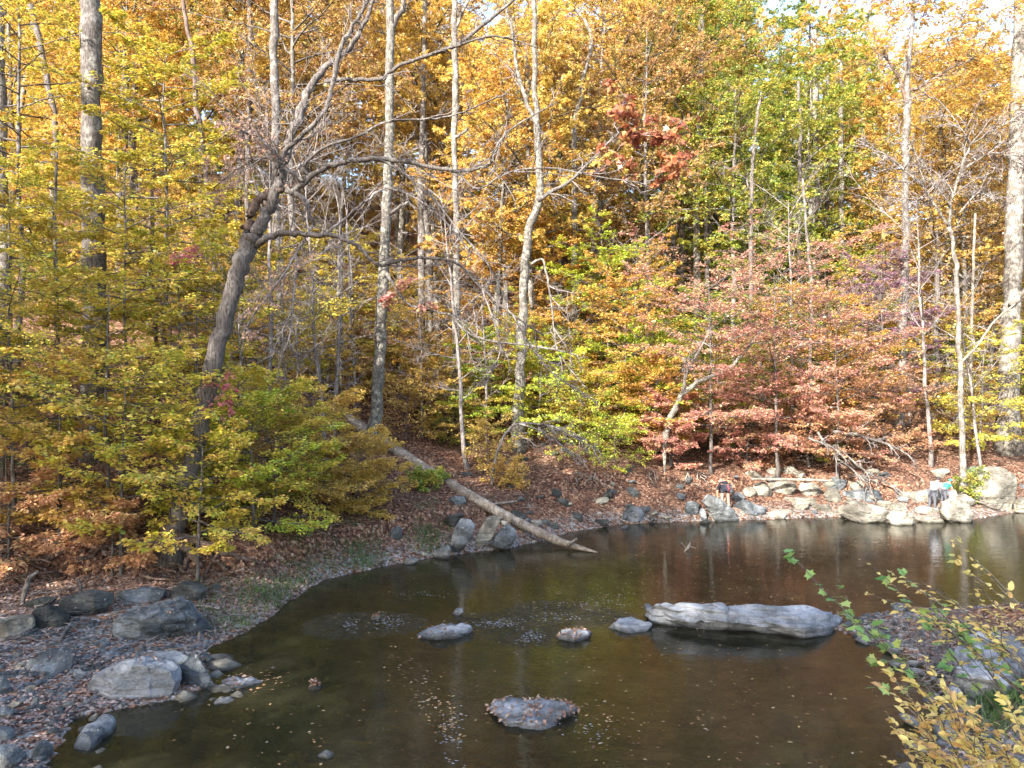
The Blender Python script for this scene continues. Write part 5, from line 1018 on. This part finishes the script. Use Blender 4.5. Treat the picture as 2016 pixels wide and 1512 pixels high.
# ------------------------------------------------------------------ near right bushes, close to the lens
def near_bush(name, root_px, root_Y, tips, mat, leaf, kind, label, cat='bush', per=13, sub=5, wid=.55, bark='grey', rad=.011):
    g = np.random.default_rng(len(tips)*13+int(root_Y*10)); x = (root_px-1008)/F*root_Y; z = float(height(x, root_Y)); r = empty(name, (x, root_Y, z), label, cat)
    org = np.array([x, root_Y, z]); St = []
    for px, py, Y_ in tips:
        T = at(px, py, Y_); mid = org*.45+T*.55+np.array([.1, 0, .06]); t = np.linspace(0, 1, 12)[:, None]; St.append((1-t)**2*org+2*t*(1-t)*mid+t*t*T+g.normal(0, .008, (12, 3))*t)
    P1 = np.array(St); P2, _ = growb(P1, sub, .70, 1, .6, .17, 5, g, flat=.7, droop=-.01, taper=.3)
    V, Fl = cat_geo([tubes(P1, np.linspace(rad, .003, 12)[None]*np.ones((len(P1), 1)), 6), tubes(P2, np.linspace(.004, .0015, 5)[None]*np.ones((len(P2), 1)), 4, cap=False)])
    mesh('stem', V-org, Fl, BM[bark], r, smooth=True)
    tip = P1[:, 9:]; A = [leaves_on(P2, per, g, leaf, .4, hang=.25, jit=.008), leaves_on(tip, per, g, leaf, .4, hang=.25, jit=.008)]
    LV = [np.concatenate(q) for q in zip(*A)]; leafmesh('foliage', LV[0]-org, *LV[1:], LM[mat], kind, r, wid); return r
g = np.random.default_rng(5)
tips = [(1790, 1180, 6.4), (1820, 1200, 6.2), (1840, 1180, 6.2), (1850, 1160, 6.0), (1880, 1185, 6.3), (1915, 1165, 6.2), (1950, 1180, 5.9), (1990, 1195, 6.1), (2010, 1230, 5.9), (1850, 1225, 6.2), (1930, 1225, 6.0), (2010, 1190, 6.0), (1970, 1150, 6.1), (1900, 1205, 5.9)]
near_bush('yellow_bush', 2480, 6.3, tips, 'nearyellow', .066, 'fine', 'yellow-leaved bush hanging in from the right edge above the pale rock', per=7, sub=4)
tips = [(1785, 1362, 5.6), (1800, 1400, 5.5), (1830, 1380, 5.7), (1870, 1400, 5.5), (1790, 1490, 5.3), (1850, 1470, 5.4), (1910, 1410, 5.6), (1960, 1430, 5.4), (2010, 1425, 5.5), (1880, 1500, 5.2), (1940, 1490, 5.3), (2000, 1480, 5.3), (1840, 1520, 5.2), (2020, 1450, 5.6), (1960, 1520, 5.2), (1900, 1450, 5.3)]
near_bush('yellow_bush', 2150, 5.6, tips, 'nearyellow', .066, 'fine', 'yellow-leaved bush filling the bottom right corner', per=15, sub=6)
tips = [(1612, 1155, 6.6), (1665, 1205, 6.5), (1700, 1230, 6.5), (1800, 1205, 6.4), (1850, 1190, 6.4), (1870, 1225, 6.3), (1960, 1270, 6.2)]
near_bush('green_leafed_shrub', 2250, 6.8, tips, 'maple', .075, 'lobed', 'shrub twig with lobed green leaves reaching over the near gravel spit', per=5, sub=5)
# driftwood sticks piled on the near spit
SP = []
for k in range(130):
    px = rng.normal(1850, 40)+0; py = 1300+(px-1850)*.9+rng.normal(0, 28); g_ = ground(px, min(max(py, 1235), 1420)); a = rng.normal(2.3, .5); L = rng.uniform(.2, .7)
    SP.append(np.stack([g_+np.array([math.cos(a)*t*L, -abs(math.sin(a))*t*L, .05+.12*rng.random()+.1*rng.normal()*t]) for t in (0, .4, .7, 1)]))
V, Fl = tubes(np.array(SP), np.tile([.009, .008, .006, .004], (len(SP), 1)), 4)
tag(mesh('twig_debris', V, Fl, BM['twig'], smooth=True), 'tangle of washed-up twigs on the near spit', 'debris', kind='stuff')
SP = []
for k in range(160):
    a, b = random.choice([(rng.uniform(0, 420), rng.uniform(1100, 1290)), (rng.uniform(800, 1400), rng.uniform(900, 1020)), (rng.uniform(1500, 2010), rng.uniform(830, 960))]); g_ = ground(a, b); th = rng.uniform(0, 3.14); L = rng.uniform(.3, 1.3)
    SP.append(np.stack([g_+np.array([math.cos(th)*t*L, math.sin(th)*t*L, .04+.1*t*rng.random()+.03*rng.normal()]) for t in (0, .4, .7, 1)]))
V, Fl = tubes(np.array(SP), np.tile([.014, .012, .009, .005], (len(SP), 1)), 4)
tag(mesh('fallen_twigs', V, Fl, BM['twig'], smooth=True), 'small fallen twigs lying about both banks', 'twigs', kind='stuff')

# ------------------------------------------------------------------ people
SKIN = flatmat('skin', (.55, .30, .20), .6)
def skin_obj(name, verts, edges, mat, parent, root=0, sub=2):
    me = bpy.data.meshes.new(name); me.from_pydata([v[:3] for v in verts], edges, []); o = bpy.data.objects.new(name, me); COL.objects.link(o); o.parent = parent; me.materials.append(mat)
    m = o.modifiers.new('s', 'SKIN'); m.use_smooth_shade = True; s = o.modifiers.new('u', 'SUBSURF'); s.levels = s.render_levels = sub
    for i, v in enumerate(verts):
        d = me.skin_vertices[0].data[i]; r = v[3]; d.radius = (r, r) if not isinstance(r, tuple) else r; d.use_root = i == root
    return o
def person(loc, rz, J, sc_, label, clothes, hair, cap=None, shoes=None):
    r = empty('person', loc, label, 'person', None, rz); r.scale = (sc_,)*3
    n = {k: i for i, k in enumerate(J)}; vs_ = [tuple(v) for v in J.values()]
    E = [(n[a], n[b]) for a, b in [('pelvis', 'waist'), ('waist', 'chest'), ('chest', 'neck'), ('neck', 'head'), ('head', 'crown')]+[(p+s, q+s) for s in 'LR' for p, q in [('hip', 'knee'), ('knee', 'ankle'), ('ankle', 'toe'), ('sho', 'elb'), ('elb', 'wri'), ('wri', 'palm')]]+[('pelvis', 'hipL'), ('pelvis', 'hipR'), ('chest', 'shoL'), ('chest', 'shoR')]]
    for s in 'LR':                                            # five short fingers on each palm
        w_, p_ = np.array(J['wri'+s][:3]), np.array(J['palm'+s][:3]); d = nrm(p_-w_); sd = nrm(np.cross(d, [0, 0, 1.])+1e-6); up = np.cross(sd, d)
        for k, (o_, L) in enumerate([(-.033, .065), (-.012, .078), (.010, .074), (.030, .058)]):
            vs_ += [(*(p_+sd*o_+d*.02), .009), (*(p_+sd*o_+d*(.02+L*.5)-up*.008), .0085), (*(p_+sd*o_+d*(.02+L*.85)-up*.03), .007)]; m = len(vs_); E += [(n['palm'+s], m-3), (m-3, m-2), (m-2, m-1)]
        vs_ += [(*(p_-sd*.04-d*.02), .011), (*(p_-sd*.062+d*.02-up*.01), .009)]; m = len(vs_); E += [(n['palm'+s], m-2), (m-2, m-1)]
    skin_obj('body', vs_, E, SKIN, r)
    for nm, chain, grow_, mat in clothes:
        vv, ee, ix = [], [], {}
        for path in chain:
            prev = None
            for key in path:
                if isinstance(key, tuple): a, b, t = key; va, vb = np.array(J[a][:3]), np.array(J[b][:3]); ra, rb = J[a][3], J[b][3]; v = (*(va*(1-t)+vb*t), (ra*(1-t)+rb*t))
                else: v = J[key]
                if key not in ix: ix[key] = len(vv); vv.append((*v[:3], v[3]*grow_))
                if prev is not None: ee.append((ix[prev], ix[key]))
                prev = key
        skin_obj(nm, vv, ee, mat, r)
    hd = np.array(J['head'][:3]); cr = np.array(J['crown'][:3]); up = nrm(cr-hd)
    fwd = nrm(np.array(J['neck'][:3])*0+np.array([0, 1., 0])-up*up[1])
    V, Fc = ICO[3]; P = V*np.array([.098, .112, .10]); k = (V@up > -.15) | (V@fwd < -.2); c = hd+up*.03
    P = np.where(k[:, None], P*1.12, P*.80); mesh('hair', P+c, [Fc], hair, r, smooth=True)
    for q in (-.035, .035):                                   # nose, eyes and ears small enough to sit on the face
        side = np.cross(up, fwd); mesh('eye', ICO[2][0]*.012+hd+fwd*.092+side*q+up*.01, [ICO[2][1]], flatmat('eye_dark', (.03, .02, .02)), r, smooth=True)
    if cap:
        P = V*np.array([.112, .122, .10]); P = P[:, :]+0; P[:, 2] = np.where(V[:, 2] < 0, P[:, 2]*.15, P[:, 2]); brim = (V@fwd > .75); P[brim] += fwd*.06-up*.02
        mesh('cap', P+c+up*.035, [Fc], cap, r, smooth=True)
    if shoes:
        for s in 'LR':
            a, t = np.array(J['ankle'+s][:3]), np.array(J['toe'+s][:3]); skin_obj('shoe', [(*(a+[0, 0, -.02]), .055), (*((a+t)/2), .052), (*t, .045)], [(0, 1), (1, 2)], shoes, r)
    return r
# bent over at the hips, back to us; faces +Y
BENT = dict(pelvis=(0, -.12, .98, .15), waist=(0, .10, 1.04, .14), chest=(0, .36, .92, .155), neck=(0, .52, .78, .06), head=(0, .60, .68, .095), crown=(0, .66, .58, .08),
  hipL=(-.10, -.10, .90, .11), kneeL=(-.13, -.05, .50, .062), ankleL=(-.14, -.10, .10, .042), toeL=(-.16, .10, .04, .035), hipR=(.10, -.10, .90, .11), kneeR=(.13, -.04, .50, .062), ankleR=(.15, -.08, .10, .042), toeR=(.18, .12, .04, .035),
  shoL=(-.17, .42, .84, .065), elbL=(-.20, .46, .56, .045), wriL=(-.16, .50, .32, .03), palmL=(-.14, .52, .25, .032), shoR=(.17, .42, .84, .065), elbR=(.20, .46, .56, .045), wriR=(.16, .50, .32, .03), palmR=(.14, .52, .25, .032))
navy = flatmat('cloth_black', (.018, .02, .032)); red = flatmat('cloth_red', (.55, .04, .05)); hairb = flatmat('hair_dark', (.03, .02, .015)); white = flatmat('cloth_white', (.68, .74, .82)); green = flatmat('cloth_green', (.03, .30, .17)); jeans = flatmat('cloth_dark_jeans', (.07, .075, .09)); blue = flatmat('cloth_pale_blue', (.45, .62, .75)); teal = flatmat('cloth_teal', (.02, .42, .28)); shoe_w = flatmat('shoe_pale', (.6, .6, .6))
g1 = at(1427, 1000, 33.3)
legs = [('pelvis', 'hipL', ('hipL', 'kneeL', .75)), ('pelvis', 'hipR', ('hipR', 'kneeR', .75))]
p1 = person((g1[0], 33.3, g1[2]), 0, BENT, 1.0, 'person in black top and black shorts bending over on a slanting boulder', [('shorts', legs, 1.18, navy), ('shirt', [('pelvis', 'waist', 'chest', ('chest', 'neck', .5)), ('chest', 'shoL', ('shoL', 'elbL', .5)), ('chest', 'shoR', ('shoR', 'elbR', .5))], 1.15, navy)], hairb, None, red)
V, Fl = tubes([(.06, -.27, 1.0), (.10, -.26, .85), (.13, -.22, .7)], [.012, .03, .02], 6); mesh('red_patch', V, Fl, red, p1, smooth=True)
o = mesh('bag', ICO[3][0]*np.array([.19, .15, .17])*(1+.12*fbm(ICO[3][0]*3, 3, 4))[:, None], [ICO[3][1]], red, smooth=True, loc=(g1[0]-.26, 33.55, g1[2]+.13)); tag(o, 'red bag on the slanting boulder at the feet of the bending person', 'bag')
# crouching-forward adult with white shirt, child with green cap, seated small child
LEAN = dict(BENT); LEAN.update(pelvis=(0, -.05, .92, .15), waist=(0, .06, 1.08, .14), chest=(0, .22, 1.28, .16), neck=(0, .34, 1.42, .06), head=(0, .42, 1.50, .10), crown=(0, .47, 1.60, .085), shoL=(-.19, .24, 1.34, .065), shoR=(.19, .24, 1.34, .065), elbL=(-.24, .34, 1.08, .045), elbR=(.24, .36, 1.08, .045), wriL=(-.16, .50, .92, .03), wriR=(.16, .52, .92, .03), palmL=(-.13, .56, .88, .032), palmR=(.13, .58, .88, .032))
g2 = at(1845, 1005, 33.6)
full = [('pelvis', 'hipL', 'kneeL', 'ankleL'), ('pelvis', 'hipR', 'kneeR', 'ankleR')]; tee = [('pelvis', 'waist', 'chest', ('chest', 'neck', .5)), ('chest', 'shoL', ('shoL', 'elbL', .7)), ('chest', 'shoR', ('shoR', 'elbR', .7))]
person((g2[0]-.12, 33.7, g2[2]), -1.1, LEAN, .86, 'adult in a white shirt, dark cap and dark jeans leaning forward on the rocks', [('trousers', full, 1.2, jeans), ('shirt', tee, 1.15, white)], hairb, navy, shoe_w)
person((g2[0]+.22, 33.4, g2[2]+.25), -1.3, LEAN, .68, 'child in a green shirt and bright green cap between the adult and smaller child', [('trousers', full, 1.2, jeans), ('shirt', tee, 1.15, green)], hairb, teal, shoe_w)
SIT = dict(BENT); SIT.update(pelvis=(0, 0, .14, .14), waist=(0, .03, .30, .13), chest=(0, .06, .50, .145), neck=(0, .08, .66, .055), head=(0, .11, .76, .10), crown=(0, .12, .86, .085), hipL=(-.09, .05, .14, .10), kneeL=(-.12, .40, .22, .06), ankleL=(-.12, .55, -.12, .042), toeL=(-.12, .70, -.18, .035), hipR=(.09, .05, .14, .10), kneeR=(.12, .40, .22, .06), ankleR=(.12, .55, -.12, .042), toeR=(.12, .70, -.18, .035),
  shoL=(-.17, .06, .56, .06), shoR=(.17, .06, .56, .06), elbL=(-.22, .16, .34, .042), elbR=(.22, .16, .34, .042), wriL=(-.12, .34, .30, .03), wriR=(.12, .34, .30, .03), palmL=(-.08, .40, .30, .03), palmR=(.08, .40, .30, .03))
g3 = at(1872, 988, 33.9)
person((g3[0], 33.9, g3[2]), 2.9, SIT, .85, 'small child in pale blue and white sitting on a sunlit rock', [('trousers', full, 1.18, blue), ('shirt', tee, 1.15, white)], hairb, None, shoe_w)
